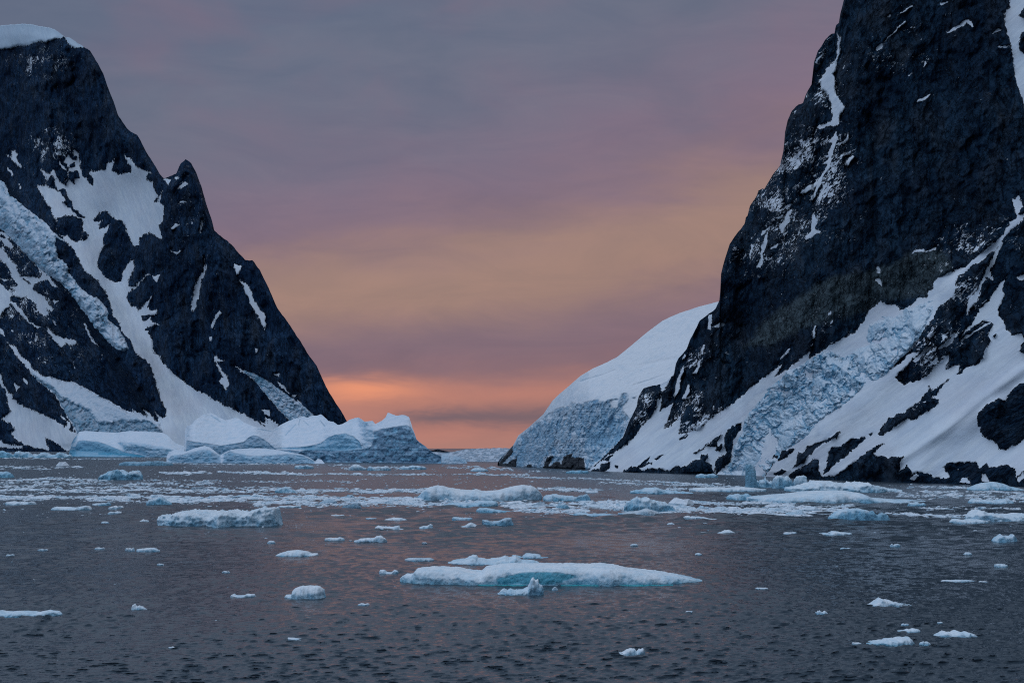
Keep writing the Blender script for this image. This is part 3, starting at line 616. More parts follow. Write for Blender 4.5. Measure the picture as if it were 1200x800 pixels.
    add(A4, (1068, 693), (1040, 770), (1030, 790), (1050, 830), (1005, 930), (1000, 1010), (960, 1030), (920, 1040), (830, 1040), (720, 1130), (780, 1090), (820, 1040), (830, 1000), (850, 950), (930, 870), (980, 790), (1020, 740))
    add(A5, (1145, 30), (1200, 5), (1250, 30), (1180, 62)); add(A5, (660, 465), (640, 540), (560, 590), (530, 590), (600, 530)); add(A5, (440, 520), (460, 530), (450, 555)); add(A5, (330, 690), (440, 590), (480, 575), (350, 690))
    add(A4, (1160, 225), (1200, 190), (1260, 180), (1230, 230), (1180, 262)); add(A5, (700, 530), (900, 400), (940, 385), (760, 500))
    cut(A5, (1160, 605), (1200, 540), (1290, 540), (1260, 630), (1180, 625)); cut(A5, (960, 490), (990, 478), (975, 497)); cut(A5, (820, 290), (850, 280), (848, 305), (825, 305))
    cut(A6, (50, 412), (100, 340), (160, 290), (210, 288), (310, 210), (350, 160), (368, 118), (382, 150), (500, 65), (470, 100), (420, 160), (382, 190), (430, 200), (430, 222), (370, 270), (270, 330), (235, 322), (200, 340), (150, 372), (100, 410)); cut(A6, (540, 42), (600, -10), (570, 30))
    cut(A6, (960, 98), (900, 128), (860, 180), (850, 212), (800, 198), (720, 240), (680, 280), (668, 320), (680, 390), (710, 440), (770, 455), (812, 512), (850, 517), (880, 490), (920, 487), (960, 450), (1060, 400), (1150, 300), (1170, 180), (1120, 90), (1040, 70))
    # shore rocks below the apron
    cut(A6, (-10, 540), (60, 560), (120, 570), (205, 562), (190, 600), (175, 655), (230, 613), (256, 650), (256, 690), (290, 650), (370, 670), (400, 690), (500, 690), (456, 625), (480, 598), (570, 600), (655, 588), (682, 630), (730, 600), (742, 630), (850, 608), (905, 640), (912, 690), (960, 640), (1100, 600), (1250, 640), (1400, 590), (1600, 650), (2200, 600), (2200, 1000), (-10, 860))
    add(A6, (548, 722), (575, 690), (610, 688), (628, 725)); add(A6, (698, 668), (722, 675), (738, 712), (702, 710)); add(A6, (253, 697), (290, 668), (302, 680), (268, 702)); add(A6, (920, 700), (955, 660), (965, 690), (930, 715))
    cut(A8, (735, 800), (740, 660), (800, 640), (830, 650), (870, 620), (960, 550), (1030, 500), (1120, 430), (1185, 420), (1100, 480), (1110, 505), (1200, 508), (1230, 800))
    cut(A8, (770, 580), (790, 480), (812, 445), (860, 440), (960, 380), (1050, 372), (1030, 402), (940, 470), (860, 540), (800, 590), (750, 640), (758, 600)); cut(A8, (1068, 352), (1092, 342), (1080, 358))
    cut(A8, (480, 790), (510, 640), (560, 600), (640, 560), (680, 525), (722, 540), (715, 600), (742, 640), (760, 790)); cut(A8, (535, 590), (560, 560), (568, 480), (600, 490), (640, 440), (720, 410), (780, 380), (862, 334), (850, 372), (740, 422), (700, 450), (650, 500), (600, 560))
    cut(A8, (335, 642), (400, 560), (405, 500), (432, 540), (490, 515), (548, 452), (500, 455), (430, 488), (400, 520)); cut(A8, (405, 632), (460, 598), (482, 610), (440, 646)); cut(A8, (1135, 345), (1200, 278), (1220, 330), (1150, 357))
    cut(A8, (0, 372), (35, 360), (0, 410)); cut(A8, (0, 440), (40, 420), (0, 472))
    # couloir and threads of snow on the great cliff
    add(A1, (930, 250), (972, 290), (965, 380), (950, 440), (942, 480), (935, 540), (905, 580), (930, 640), (915, 690), (968, 790), (1010, 830), (960, 900), (955, 960), (940, 990), (860, 990), (790, 1010), (760, 1060), (775, 990), (830, 970), (890, 950), (895, 850), (870, 740), (820, 700), (812, 650), (788, 655), (840, 570), (850, 540), (930, 470), (945, 380), (945, 310))
    add(A3, (1000, 288), (1006, 350), (988, 410), (962, 500), (952, 560), (902, 640), (872, 720), (828, 795), (848, 722), (735, 785), (800, 720), (850, 690), (918, 600), (938, 540), (898, 552), (948, 500), (935, 460), (978, 385), (948, 380))
    add(A3, (1000, 395), (1080, 355), (1095, 300), (1090, 360), (1020, 400)); add(A3, (1070, 545), (1130, 480), (1140, 490), (1090, 560)); add(A3, (1010, 500), (1110, 450), (1100, 470)); add(A3, (760, 385), (785, 350), (780, 385))
    add(B7, (560, 155), (570, 130), (640, 90), (620, 120)); add(B7, (630, 195), (665, 130), (660, 165), (640, 192))
    add(B7, (512, 258), (480, 300), (508, 305), (490, 340), (455, 380), (460, 405), (430, 420), (420, 372), (375, 405), (450, 330), (470, 270)); add(B7, (300, 430), (310, 400), (365, 378), (330, 400)); add(B7, (340, 400), (332, 490), (312, 550), (310, 585), (290, 650), (270, 648), (300, 580), (298, 520), (320, 470))
    add(B7, (645, 280), (662, 330), (650, 395), (700, 410), (645, 432), (600, 460), (595, 448), (630, 410), (640, 350)); add(B7, (230, 480), (240, 500), (225, 600)); add(B7, (360, 520), (410, 490), (400, 515))
    add(A2, (1100, -60), (1095, 0), (1090, 60), (1040, 100), (1060, 210), (1100, 360), (1120, 450), (1130, 600), (1160, 690), (1210, 840), (1260, 940), (1330, 820), (1420, 560), (1400, 300), (1520, 60), (1480, -200), (1560, -500), (1300, -700), (1150, -300))
    cut(A2, (1165, 120), (1200, 70), (1290, 60), (1290, 140), (1200, 142)); cut(A2, (1155, 330), (1195, 250), (1300, 230), (1420, 420), (1300, 460), (1170, 400)); 
    for q in [((600, 258), (690, 200), (700, 210), (620, 255)), ((700, 200), (745, 160), (765, 158), (810, 205), (800, 208), (755, 172), (720, 205)), ((35, 388), (90, 345), (95, 360), (50, 395)), ((110, 330), (270, 165), (275, 172), (150, 285)), ((230, 108), (330, 40), (335, 46), (250, 105)), ((370, 795), (380, 780), (470, 738), (395, 795)), ((415, 525), (435, 480), (440, 500)), ((550, 30), (610, 12), (560, 38)), ((962, 260), (1000, 228), (1022, 240), (985, 245)), ((1000, 362), (1085, 358), (1040, 370)), ((135, 138), (155, 115), (160, 125))]:
        add(A2, *q)
    add(A4, (325, 510), (360, 482), (420, 480), (425, 492), (360, 495)); add(A4, (430, 500), (510, 468), (515, 480), (450, 498)); add(A4, (60, 620), (80, 660), (62, 665)); add(A5, (30, 60), (60, 40), (80, 60), (85, 105), (60, 70))
    add(A7, (445, 478), (515, 410), (520, 415), (470, 470)); add(A7, (672, 335), (690, 245), (700, 250), (685, 335)); add(A7, (650, 390), (675, 375), (672, 390)); add(A7, (780, 170), (800, 145), (805, 165))
    add(B2, (1008, 190), (1025, 190), (1018, 310), (1002, 300)); add(B2, (1050, 280), (1080, 262), (1130, 265), (1080, 290)); add(B2, (960, 415), (972, 425), (965, 500), (950, 500)); add(B2, (930, 550), (945, 545), (920, 620), (905, 655), (880, 650), (910, 610)); add(B2, (800, 540), (815, 500), (825, 505), (815, 530)); add(B2, (805, 600), (815, 600), (780, 700), (770, 780), (755, 800), (760, 700))
    add(B3, (760, 40), (785, 10), (775, 100), (740, 170), (735, 150)); add(B3, (820, 130), (850, 70), (860, 90), (830, 180), (800, 180)); add(B3, (820, 375), (860, 358), (830, 385))
    return S
ICEFALL = Z(*A7, (350, 700), (440, 640), (500, 575), (600, 530), (640, 500), (760, 430), (830, 440), (900, 480), (1050, 360), (1080, 240), (1200, 190)) + Z(*A5, (90, 340), (200, 350), (275, 280), (330, 285), (500, 190), (520, 210), (500, 270), (440, 380), (385, 490), (310, 590), (160, 740), (110, 800)) \
    + Z(*A8, (1040, 5), (940, 100), (880, 150), (780, 210), (690, 280), (640, 350), (580, 400), (520, 440), (450, 470), (430, 520), (390, 570), (360, 625), (320, 700), (10, 700), (30, 625), (70, 600), (110, 540), (130, 440), (190, 340), (210, 240), (290, 140), (360, 60), (370, 30))
def right_mountain():
    base = [(670, 551.4), (690, 551.5), (800, 555), (870, 556.5), (960, 561.5), (1040, 564.5), (1120, 567), (1200, 570), (1440, 578)]
    top = [(686, 551)] + right_top
    def ex(X, Y, sd, cot):
        cliff = sm((X * .60 + Y * .8) * -1 + 1135, -60, 60) * sm(X, 760, 840)      # the great wall, much steeper than its foot
        return cot * (1 - .45 * cliff)
    ops = right_ops()
    r = relief(686, 1400, 1.0, top, base, ops, 38, 55, ex, hb=14, rough=1.1, seed=2, edge=.8)
    X, Y, sd = r['X'], r['Y'], r['sd']; m = r['D'] / F
    rk = sm(-sd, -1.5, 3)
    a = -.62                                     # ledges fall to the left
    U = X * math.cos(a) + Y * math.sin(a); Vv = -X * math.sin(a) + Y * math.cos(a)
    wall = sm((X * .60 + Y * .8) * -1 + 1120, -60, 60)
    vert = ridged(X / 34. + .35 * fbm(X / 70, Y / 70, 2, 3), Y / 130., 5, 71, .55)
    diag = ridged(Vv / 20. + .2 * fbm(U / 30, Vv / 30, 2, 8), U / 70., 5, 75, .58)
    big = ribs(X, Y, [([(985, 60), (960, 200), (900, 330), (830, 450)], -9, 12), ([(935, 130), (900, 280), (860, 350)], 14, 26), ([(1040, -100), (1010, 80), (1000, 250), (930, 380)], 18, 34),
                      ([(1090, -100), (1085, 60), (1110, 220)], -9, 16), ([(1150, -100), (1150, 100), (1170, 200)], 12, 22), ([(1020, 100), (1026, 300)], -6, 7), ([(1050, 300), (1090, 310), (1110, 330)], 12, 20), ([(1000, 330), (920, 440)], 9, 18),
                      ([(1180, 260), (1100, 380), (1000, 470), (900, 550)], 14, 24), ([(1100, 300), (1010, 410), (900, 500), (870, 560)], -16, 30), ([(1200, 380), (1130, 450), (1000, 560)], 8, 26), ([(1160, 480), (1100, 510), (1060, 570)], 10, 16), ([(1200, 432), (1150, 466), (1105, 505), (1055, 538)], 7, 6), ([(1210, 470), (1150, 500), (1120, 560)], -5, 12),
                      ([(700, 540), (760, 470), (775, 450)], 10, 10), ([(1064, 290), (1072, 330)], -4, 3), ([(1100, 295), (1096, 330)], -3, 3)])
    ledge = fbm(Vv / 4.5, U / 26., 5, 81, .6)
    wx = 1.2 * fbm(X / 34., Y / 34., 3, 87); wy = 1.2 * fbm(X / 34., Y / 34., 3, 88)
    fac_v = 18 * facet(X / 38. + .3 * wx, Y / 90. + .3 * wy, 11) + 8 * facet(X / 14. + .5 * wx, Y / 34. + .4 * wy, 12) + 3.0 * facet(X / 5.5 + .3 * wx, Y / 12., 13)
    fac_d = 13 * facet(Vv / 26. + .3 * wx, U / 70. + .3 * wy, 14) + 5.5 * facet(Vv / 9. + .4 * wx, U / 24. + .3 * wy, 15) + 2.8 * facet(Vv / 4.2, U / 10., 16)
    det = (wall * fac_v + (1 - wall) * fac_d) * (rk + .03) + (wall * (vert * 1.8 + diag) + (1 - wall) * diag * 1.2) * rk + rk * ((.8 - .5 * wall) * ledge + .4 * fbm(X / 4., Y / 5., 3, 83)) + .8 * (1 - rk) * fbm(U / 60., Vv / 22., 3, 85)
    bulge = 3.6 * (1 - np.exp(-np.clip(-sd, 0, 9) / 2.0)) * rk
    push = (det + big + bulge) * m * sm(r['Y'] - r['ty'][None], 0, 12)
    G = lambda x, y, w, h: np.exp(-(((X - x) / w) ** 2 + ((Y - y) / h) ** 2))
    spk = np.clip(.85 * G(940, 210, 50, 60) + .9 * G(900, 280, 45, 50) + .8 * G(960, 130, 30, 90) + .9 * G(820, 440, 40, 60) + 1.3 * G(1140, 310, 50, 50) + 1.1 * G(1110, 410, 60, 40) + .65 * G(990, 400, 60, 50) + .4 * G(1060, 60, 60, 60) + .8 * G(755, 480, 20, 45) + .75 * G(810, 500, 40, 30) + .5 * G(1060, 470, 60, 30)+ .38, 0, 1.4)
    pale = sm(sdpoly(X + 3 * fbm(X / 12, Y / 12, 3, 6), Y + 3 * fbm(X / 12, Y / 12, 3, 9), Z(*A4, (60, 620), (330, 500), (430, 490), (540, 470), (620, 560), (660, 640), (540, 700), (490, 790), (450, 860), (320, 860), (90, 900), (0, 960), (-300, 1050), (-500, 1100), (-800, 1250), (-1000, 1250), (-800, 1000), (-500, 800), (-350, 700))), -3, 6) * .8
    mat = mountain_mat('near mountain rock and snow', .9, -.6, -.88, rock=((.004, .016, .036), (.028, .064, .108), (.068, .076, .086)))
    o = build_relief('mountain', r, push, dict(snow=sd, speck=spk, ice=0 * X, pale=pale, wall=wall), mat, 55, foot=-4)
    tag(o, kind='structure')
    gm = ice_mat('glacier ice near', .8, white=(.80, .86, .91), blue=(.24, .51, .70), dirt=(.30, .38, .43), turq=(.04, .32, .54))
    # finer ground under the icefall
    r2 = relief(838, 1108, .6, top, base, ops, 38, 55, ex, hb=23, rough=1.1, seed=2)
    p2 = np.empty_like(r2['X'])
    from_x = r['xs']; 
    for j, x in enumerate(r2['xs']):              # same ground as the mountain's own mesh
        i = min(len(from_x) - 2, max(0, int(x - from_x[0]))); w = x - from_x[i]
        tt = (r2['by'][j] - r2['Y'][:, j])
        def col(k): return np.interp(tt, r['by'][k] - r['Y'][:, k], r['D'][:, k] - push[:, k])
        p2[:, j] = r2['D'][:, j] - (col(i) * (1 - w) + col(i + 1) * w)
    fr = lambda X, Y: np.clip(.25 + .75 * sm(fbm(X / 22., Y / 22., 3, 66) + .55 - .012 * (Y < 440) * (440 - Y), -.1, .35), .18, 1)
    g = glacier('icefall', r2, p2, r2['D'] / F, ICEFALL, gm, 7, 12, 91, .34, -.6, fr, None,
                [(Z(*A7, (800, 545), (890, 560), (960, 620)), 12, 9), (Z(*A7, (740, 650), (800, 700)), 9, 10), (Z(*A7, (1045, 470), (1050, 560)), 9, 3), (Z(*A7, (1010, 600), (1060, 640)), -9, 5), (Z(*A5, (330, 300), (350, 430)), 10, 7), (Z(*A5, (420, 280), (500, 220)), -7, 4), (Z(*A7, (500, 590), (560, 660)), 8, 4), (Z(*A7, (610, 590), (660, 610)), -8, 4),
                 (Z(*A8, (200, 240), (120, 430), (110, 560)), 7, 8), (Z(*A8, (380, 400), (340, 520), (300, 600)), -10, 8), (Z(*A8, (450, 280), (560, 330)), 6, 8), (Z(*A8, (600, 200), (520, 250), (400, 320)), -5, 5), (Z(*A7, (1040, 390), (1190, 350)), -6, 4), (Z(*A7, (900, 430), (1050, 370)), -5, 3)])
    tag(g, kind='structure')

# ================================================================== snow dome with its ice cliff
dome_top = [(583, 544), (584, 540), (593, 529), (601.5, 521.5), (607.5, 510), (619, 501), (636.5, 485.5), (647, 470), (655, 462), (664.5, 454), (680, 440.5), (695, 431.5), (712, 424), (723.5, 418), (740, 404.5), (758, 389.5), (776, 376), (786, 371), (797, 366.5), (808, 363), (818, 359.5), (839, 354), (870, 348), (920, 346), (980, 350), (1040, 365)]
CLIFF = Z(*B1, (60, 640), (90, 560), (170, 480), (215, 410), (290, 340), (350, 300), (450, 230), (470, 217), (555, 195), (562, 170), (628, 182), (640, 178), (740, 156), (790, 167), (832, 148), (888, 156), (898, 115), (945, 115), (952, 145), (1010, 132), (1010, 240), (930, 380), (890, 450), (800, 540), (700, 610), (700, 700), (60, 700))
def snow_dome():
    base = [(583, 545), (640, 548), (690, 550.2), (760, 552.6), (850, 555), (1040, 559)]
    ops = [(1, [(500, 300), (1200, 300), (1200, 620), (500, 620)]), (0, Z(*B1, (70, 640), (80, 585), (130, 520), (178, 468), (175, 510), (140, 555), (108, 590), (150, 580), (180, 560), (207, 543), (198, 600), (190, 640))),
           (0, Z(*B1, (375, 640), (385, 600), (410, 540), (452, 538), (418, 605), (470, 568), (500, 590), (518, 540), (582, 508), (570, 550), (655, 545), (662, 640))), (0, Z(*B1, (250, 640), (285, 590), (300, 598), (300, 640)))]
    ice = lambda X, Y: sdpoly(X, Y, CLIFF)
    def ex(X, Y, sd, cot):
        s = ice(X, Y); w = sm(s, -2, 4)
        return (1 / math.tan(math.radians(30))) * (1 - w) + (1 / math.tan(math.radians(66))) * w
    r = relief(583, 1040, .7, dome_top, base, ops, 40, 60, ex, hb=34, rough=1.0, seed=4, edge=.12)
    X, Y, sd = r['X'], r['Y'], r['sd']; m = r['D'] / F
    jx = fbm(X / 5., Y / 5., 3, 101) * 1.1
    s = ice(X + jx, Y); w = sm(s, -.5, 2)
    holes = np.maximum(sdpoly(X, Y, Z(*B1, (830, 165), (886, 165), (880, 215), (832, 215))), sdpoly(X, Y, Z(*B1, (910, 205), (960, 142), (1018, 152), (1000, 230), (960, 290), (920, 240))))
    w = w * (1 - sm(holes, -1, 1)); rock = sm(-sd, -1, 2)
    a = -.5; U = (X * math.cos(a) + Y * math.sin(a)) / 9; Vv = (-X * math.sin(a) + Y * math.cos(a)) / 9
    v1, e1 = cells(X / 8. + Y / 40. + .5 * fbm(U, Vv, 3, 2), Y / 19. + .5 * fbm(U, Vv, 3, 5), 103); v2, e2 = cells(U * 2.3, Vv * 2.0, 107)
    vf = ridged(X / 7. + Y / 45. + .4 * fbm(X / 12., Y / 12., 3, 3), Y / 26., 5, 117, .6)
    q1 = facet(X / 9. + Y / 60. + .3 * fbm(X / 12., Y / 12., 3, 4), Y / 30., 61, 1.3, 1.3); q2 = facet(X / 4. + Y / 30., Y / 9., 62, 1.3, 1.5); q3 = facet(X / 1.9, Y / 3., 63, 1.3, 1.6)
    crack = 1.1 * q1 + .6 * q2 + .28 * q3 + .3 * (v1 - .5) * sm(e1, .02, .15) + .25 * (vf - .8)
    h = w * (3.5 + 6.0 * crack) + rock * (1.5 * fbm(X / 4., Y / 4., 4, 111) + 2) + (1 - w) * .8 * fbm(X / 50., Y / 25., 3, 113)
    h += -1.6 * ribs(X, Y, [([(680, 447), (707, 439), (720, 434)], 1, 1.2), ([(752, 428), (770, 424), (792, 420)], 1.2, 2.5), ([(743, 451), (765, 444), (778, 439)], 1, 1.0)])
    push = h * m * sm(r['Y'] - r['ty'][None], 0, 6)
    blue = np.clip(w * (.30 + .45 * (1 - sm(e1, 0, .2)) + .3 * (v1 - .5) + .25 * sm(.9 - vf, -.2, .9) + .55 * sm(-q1, .15, 1.) + .35 * sm(-q2, .15, 1.) - .14) + .5 * w * np.exp(-(((X - 715) / 26.) ** 2 + ((Y - 510) / 34.) ** 2)), 0, 1)
    gm = dome_mat()
    o = build_relief('snow_hill', r, push, dict(blue=blue, turq=w * .8 * (1 - sm(e1, 0, .07)) * (v1 > .7), dirt=w * (.08 + .35 * sm(fbm(X / 12, Y / 12, 3, 115), .0, .6) + .35 * sm(-(Y - 485), -14, 6)), snow=sd), gm, 30, foot=-4)
    tag(o, kind='structure')
def dome_mat():
    m = ice_mat('snow dome and ice cliff', 1.3, white=(.84, .86, .89), blue=(.27, .50, .68), dirt=(.26, .36, .45), turq=(.04, .20, .38), bump=.7)
    g = N.__new__(N); g.nt = m.node_tree
    p = [n for n in m.node_tree.nodes if n.type == 'BSDF_PRINCIPLED'][0]
    old = p.inputs['Base Color'].links[0].from_socket
    tc = g.n('ShaderNodeTexCoord').outputs['Object']; fine = g.noise(g.map(tc, (.7, .3, .7)), .5, 5, .65)
    f = g.rng(g.m('ADD', g.attr('snow'), g.m('MULTIPLY', g.m('SUBTRACT', fine, .5), 5)), -.4, .4)
    p.inputs['Base Color'].links  # keep
    m.node_tree.links.new(g.mix(f, (.02, .028, .038, 1), old), p.inputs['Base Color'])
    return m

# ================================================================== far shore at the end of the channel
def far_shore():
    gm = ice_mat('far ice', 1.5, white=(.62, .68, .76), blue=(.24, .36, .47), bump=1.0)
    top = [(430, 531), (480, 529.5), (505, 529), (520, 530), (530, 529.5), (546, 526), (565, 525), (580, 524.6), (600, 525), (640, 526), (700, 530), (760, 545)]
    r = relief(430, 760, .7, top, [(430, 538.5), (516, 540.0), (600, 541), (760, 545.5)], [(1, [(400, 500), (900, 500), (900, 560), (400, 560)])], 12, 30, None, hb=6, seed=6, edge=.5)
    X, Y = r['X'], r['Y']; m = r['D'] / F
    h = 1.2 * fbm(X / 9., Y / 2.5, 4, 121) * sm(Y - 526.5, 0, 3)
    o = build_relief('far_snow_land', r, h * m * sm(r['Y'] - r['ty'][None], 0, 2), dict(blue=.25 + .7 * sm(fbm(X / 8., Y / 2., 3, 125), 0, .4), turq=0 * X, dirt=.8 * sm(fbm(X / 6., Y / 1.2, 3, 127), .15, .5)), gm, 20, foot=-4)
    tag(o, kind='structure')
    rm = mountain_mat('far headland rock', 4., 0, .5)
    r = relief(490, 540, .5, [(490, 527), (498, 527), (507, 527.5), (513, 526), (519, 527.5), (526, 529), (533, 530.8), (540, 531)], [(490, 530.2), (540, 530.4)], [], 30, 40, None, hb=4, seed=8, edge=.3)
    o = build_relief('far_headland_hill', r, .5 * fbm(r['X'] / 4, r['Y'] / 3, 3, 1) * r['D'] / F * sm(r['Y'] - r['ty'][None], 0, 2), dict(snow=r['sd'], speck=.2 + 0 * r['X'], ice=0 * r['X'], pale=0 * r['X'], wall=0 * r['X']), rm, 40, foot=-4)
    tag(o, kind='structure')

left_mountain(); right_mountain(); snow_dome(); far_shore(); sea()
# ================================================================== icebergs
FLOE_MATS = {}
def floe_mat(px):
    k = min([.08, .13, .2, .35, .6, 1.0], key=lambda q: abs(math.log(q / px)))
    if k not in FLOE_MATS: FLOE_MATS[k] = ice_mat('floe ice', k, white=(.86, .91, .94), blue=(.27, .58, .76))
    return FLOE_MATS[k]

GROUPS = {'berg': 'icebergs grounded across the far side of the channel', 'floe': 'ice floes drifting on the channel', 'chip': 'small ice pieces afloat on the open water', 'band': 'larger lumps in the bands of brash ice'}
CAT = {'iceberg': 'iceberg', 'ice_floe': 'ice floe', 'growler': 'growler', 'ice_chunk': 'ice chunk'}

def big_berg(label, top, base, ops, s_in, s_out, attrs_fn, push_fn, seed, step=.5, back=35, name='iceberg', edge=.25, hb=5, rough=.5):
    r = relief(top[0][0], top[-1][0], step, top, base, ops, s_in, s_out, None, hb=hb, rough=rough, seed=seed, edge=edge)
    X, Y, sd = r['X'], r['Y'], r['sd']; m = r['D'] / F
    push = push_fn(X, Y, sd) * m * sm(r['Y'] - r['ty'][None], 0, 3)
    A = dict(blue=0 * X, turq=0 * X, dirt=0 * X); A.update(attrs_fn(X, Y, sd))
    o = build_relief(name, r, push, A, BERG_MAT, back, foot=-3)
    tag(recentre(o), label, 'iceberg', GROUPS['berg'])
    return o, r, push
BERG_MAT = ice_mat('iceberg ice', 1.2, white=(.76, .81, .88), blue=(.25, .53, .72), turq=(.05, .36, .54), dirt=(.14, .225, .33), bump=.8)
C4 = (60, 470, 5.4545); C5 = (240, 470, 5.4545); C6 = (400, 470, 5.4545)

def big_bergs():
    fb = lambda X, Y, s, a, b, o=4: fbm(X / a, Y / b, o, s)
    # low tabular berg with the carved blue face
    top = Z(*C4, (110, 352), (122, 300), (128, 270), (140, 245), (180, 194), (220, 189), (320, 196), (420, 201), (500, 189), (600, 192), (700, 199), (742, 214), (775, 250), (800, 270), (830, 280), (862, 290), (885, 300), (900, 352))
    side = Z(*C4, (60, 500), (60, 200), (175, 190), (165, 230), (160, 300), (130, 500))
    face = Z(*C4, (168, 256), (200, 250), (300, 258), (370, 282), (460, 322), (600, 350), (560, 356), (330, 330), (180, 318), (150, 310))
    foot = Z(*C4, (60, 318), (140, 308), (180, 316), (330, 330), (600, 350), (600, 420), (60, 420))
    rface = Z(*C4, (420, 262), (520, 262), (600, 270), (760, 300), (880, 345), (880, 420), (600, 420), (600, 352), (470, 322))
    ops = [(1, [(0, 400), (400, 400), (400, 600), (0, 600)]), (0, side), (0, face), (0, rface)]
    def at_(X, Y, sd):
        f = sm(sdpoly(X, Y, face), -.3, .5); ft = sm(sdpoly(X, Y, foot), -.3, .5); s = sm(sdpoly(X, Y, side), -.3, .5); q = sm(sdpoly(X, Y, rface), -.5, 1)
        return dict(blue=np.clip(.75 * f + .45 * ft + .3 * s + .3 * q + .15, 0, 1), turq=.55 * f * sm(Y, 516, 533) + .55 * ft * (1 - sm(X, 120, 150)) + .45 * sm(sdpoly(X, Y, Z(*C4, (300, 325), (600, 346), (600, 360), (300, 340))), -.5, .5), dirt=.30 * f)
    big_berg('long low flat topped iceberg with a deep blue wedge carved in its front face', top, [(80, 534.6), (140, 535), (230, 535.3)], ops, 16, 74, at_, lambda X, Y, sd: 2.6 * facet(X / 18. + .3 * fb(X, Y, 3, 9, 9), Y / 8., 78, 1.5, .9) + .8 * facet(X / 5., Y / 3., 79, 1.5, .9) + .3 * fb(X, Y, 201, 12, 5) + .25 * fb(X, Y, 202, 3, 2) + 1.2 * sm(sdpoly(X, Y, foot), -.3, .6), 11)
    # the great berg: snow saddle, left slab, dark right hand cliff and horn
    top = Z(*C4, (848, 360), (851, 290), (854, 225), (858, 172), (866, 160), (880, 156), (893, 150), (904, 140), (916, 124), (932, 112), (955, 96), (978, 82)) + Z(*C5, (0, 88), (22, 80), (40, 74), (60, 84), (95, 104), (130, 121), (165, 116), (198, 104), (222, 112), (242, 130), (290, 150), (340, 168), (430, 184), (470, 160), (520, 132), (560, 115), (600, 106), (632, 96), (655, 104), (692, 90), (712, 94), (742, 84), (768, 104), (790, 126), (822, 130), (850, 150), (880, 146), (922, 118), (960, 106), (985, 106), (1004, 116), (1022, 130), (1072, 124), (1090, 146), (1130, 124), (1156, 102), (1168, 74)) \
        + Z(*C6, (298, 73), (322, 80), (346, 92), (380, 88), (410, 89), (432, 100), (442, 130), (455, 170), (468, 205), (480, 242), (505, 265), (540, 290), (590, 332), (622, 344), (642, 354), (652, 375), (657, 396))
    slabface = Z(*C5, (-60, 262), (0, 268), (100, 283), (170, 275), (250, 260), (280, 232), (310, 218), (340, 224), (370, 240), (400, 260), (430, 288), (480, 330), (480, 500), (-120, 500), (-120, 250))
    lobe = Z(*C5, (440, 298), (560, 296), (660, 288), (740, 268), (790, 232), (830, 214), (900, 206), (950, 224), (990, 262), (1004, 304), (900, 316), (640, 312), (520, 304))
    scoop = Z(*C5, (1006, 240), (1015, 120), (1075, 130), (1075, 250), (1062, 285), (1040, 302), (1004, 305), (985, 265))
    cliff = Z(*C5, (480, 310), (620, 318), (700, 306), (900, 317), (1004, 306), (1044, 303), (1066, 286), (1078, 250), (1080, 195), (1120, 184)) + Z(*C6, (240, 182), (300, 172), (372, 158), (420, 152), (446, 168), (466, 205), (480, 240), (540, 285), (600, 330), (680, 350), (680, 480), (-200, 480))
    ops = [(1, [(0, 400), (700, 400), (700, 600), (0, 600)]), (0, slabface), (0, lobe), (0, cliff), (0, scoop)]
    def at_(X, Y, sd):
        a = sm(sdpoly(X, Y, slabface), -.4, .4); b = sm(sdpoly(X, Y, lobe), -.4, .4); c = sm(sdpoly(X, Y, cliff), -.4, .6); d = sm(sdpoly(X, Y, scoop), -.3, .3)
        jag = ribs(X, Y, [(Z(*C5, (518, 215), (545, 185), (580, 150)), 1, .55), (Z(*C5, (600, 150), (608, 115)), 1, .5), (Z(*C5, (632, 125), (662, 152)), 1, .4), (Z(*C5, (738, 125), (765, 160)), 1, .5), (Z(*C5, (40, 90), (100, 130)), 1, .6), (Z(*C5, (340, 178), (425, 192)), 1, .5)])
        return dict(blue=np.clip(.5 * a + .62 * b + .6 * c + .12 + .45 * jag + .12 * d, 0, 1), dirt=np.clip(.5 * a + .12 * b + .9 * c * sm(fb(X, Y, 214, 9, 5) + .35, -.3, .4) + .1 * jag, 0, 1), turq=.25 * b * sm(Y, 520, 526))  # cliff tint: dirty ice, with shade painted in for contrast
    def pu(X, Y, sd):
        a = sdpoly(X, Y, slabface); c = sm(sdpoly(X, Y, cliff), -1, 2)
        rg = sm(Y, 515, 500) * sm(X, 310, 330) * (1 - sm(X, 385, 400))
        return 4.0 * facet(X / 22. + .3 * fb(X, Y, 3, 9, 9), Y / 11., 74, 1.5, .9) + 1.5 * facet(X / 7., Y / 4., 75, 1.5, .9) + .5 * fb(X, Y, 211, 16, 6) + .2 * fb(X, Y, 212, 4, 2.5) + c * (4.0 * facet(X / 13. + Y / 40., Y / 22., 71, 1.5, 1.) + 2.0 * facet(X / 5., Y / 8., 72, 1.5, 1.) + .9 * facet(X / 2.2, Y / 3.2, 73, 1.5, 1.)) - 2.2 * sm(a, -.5, 1.5) - 2.5 * sm(sdpoly(X, Y, lobe), -.5, 2) + rg * 1.2 * fb(X, Y, 215, 3.5, 4)
    big_berg('largest iceberg, its snow saddle sagging between a white slab and a dark horned cliff', top, [(210, 541), (380, 541), (450, 541.8), (522, 542.6)], ops, 17, 70, at_, pu, 12, hb=9, edge=.5)
    # hummocky berg in front of it
    top = Z(*C4, (735, 385), (738, 350), (752, 325), (790, 309), (825, 314), (862, 320), (920, 298), (980, 284), (1010, 292), (1040, 312), (1078, 346), (1110, 326), (1150, 308)) + Z(*C5, (190, 306), (240, 302), (350, 299), (430, 306), (500, 318), (620, 340), (670, 360), (705, 384), (722, 367), (745, 372), (765, 396))
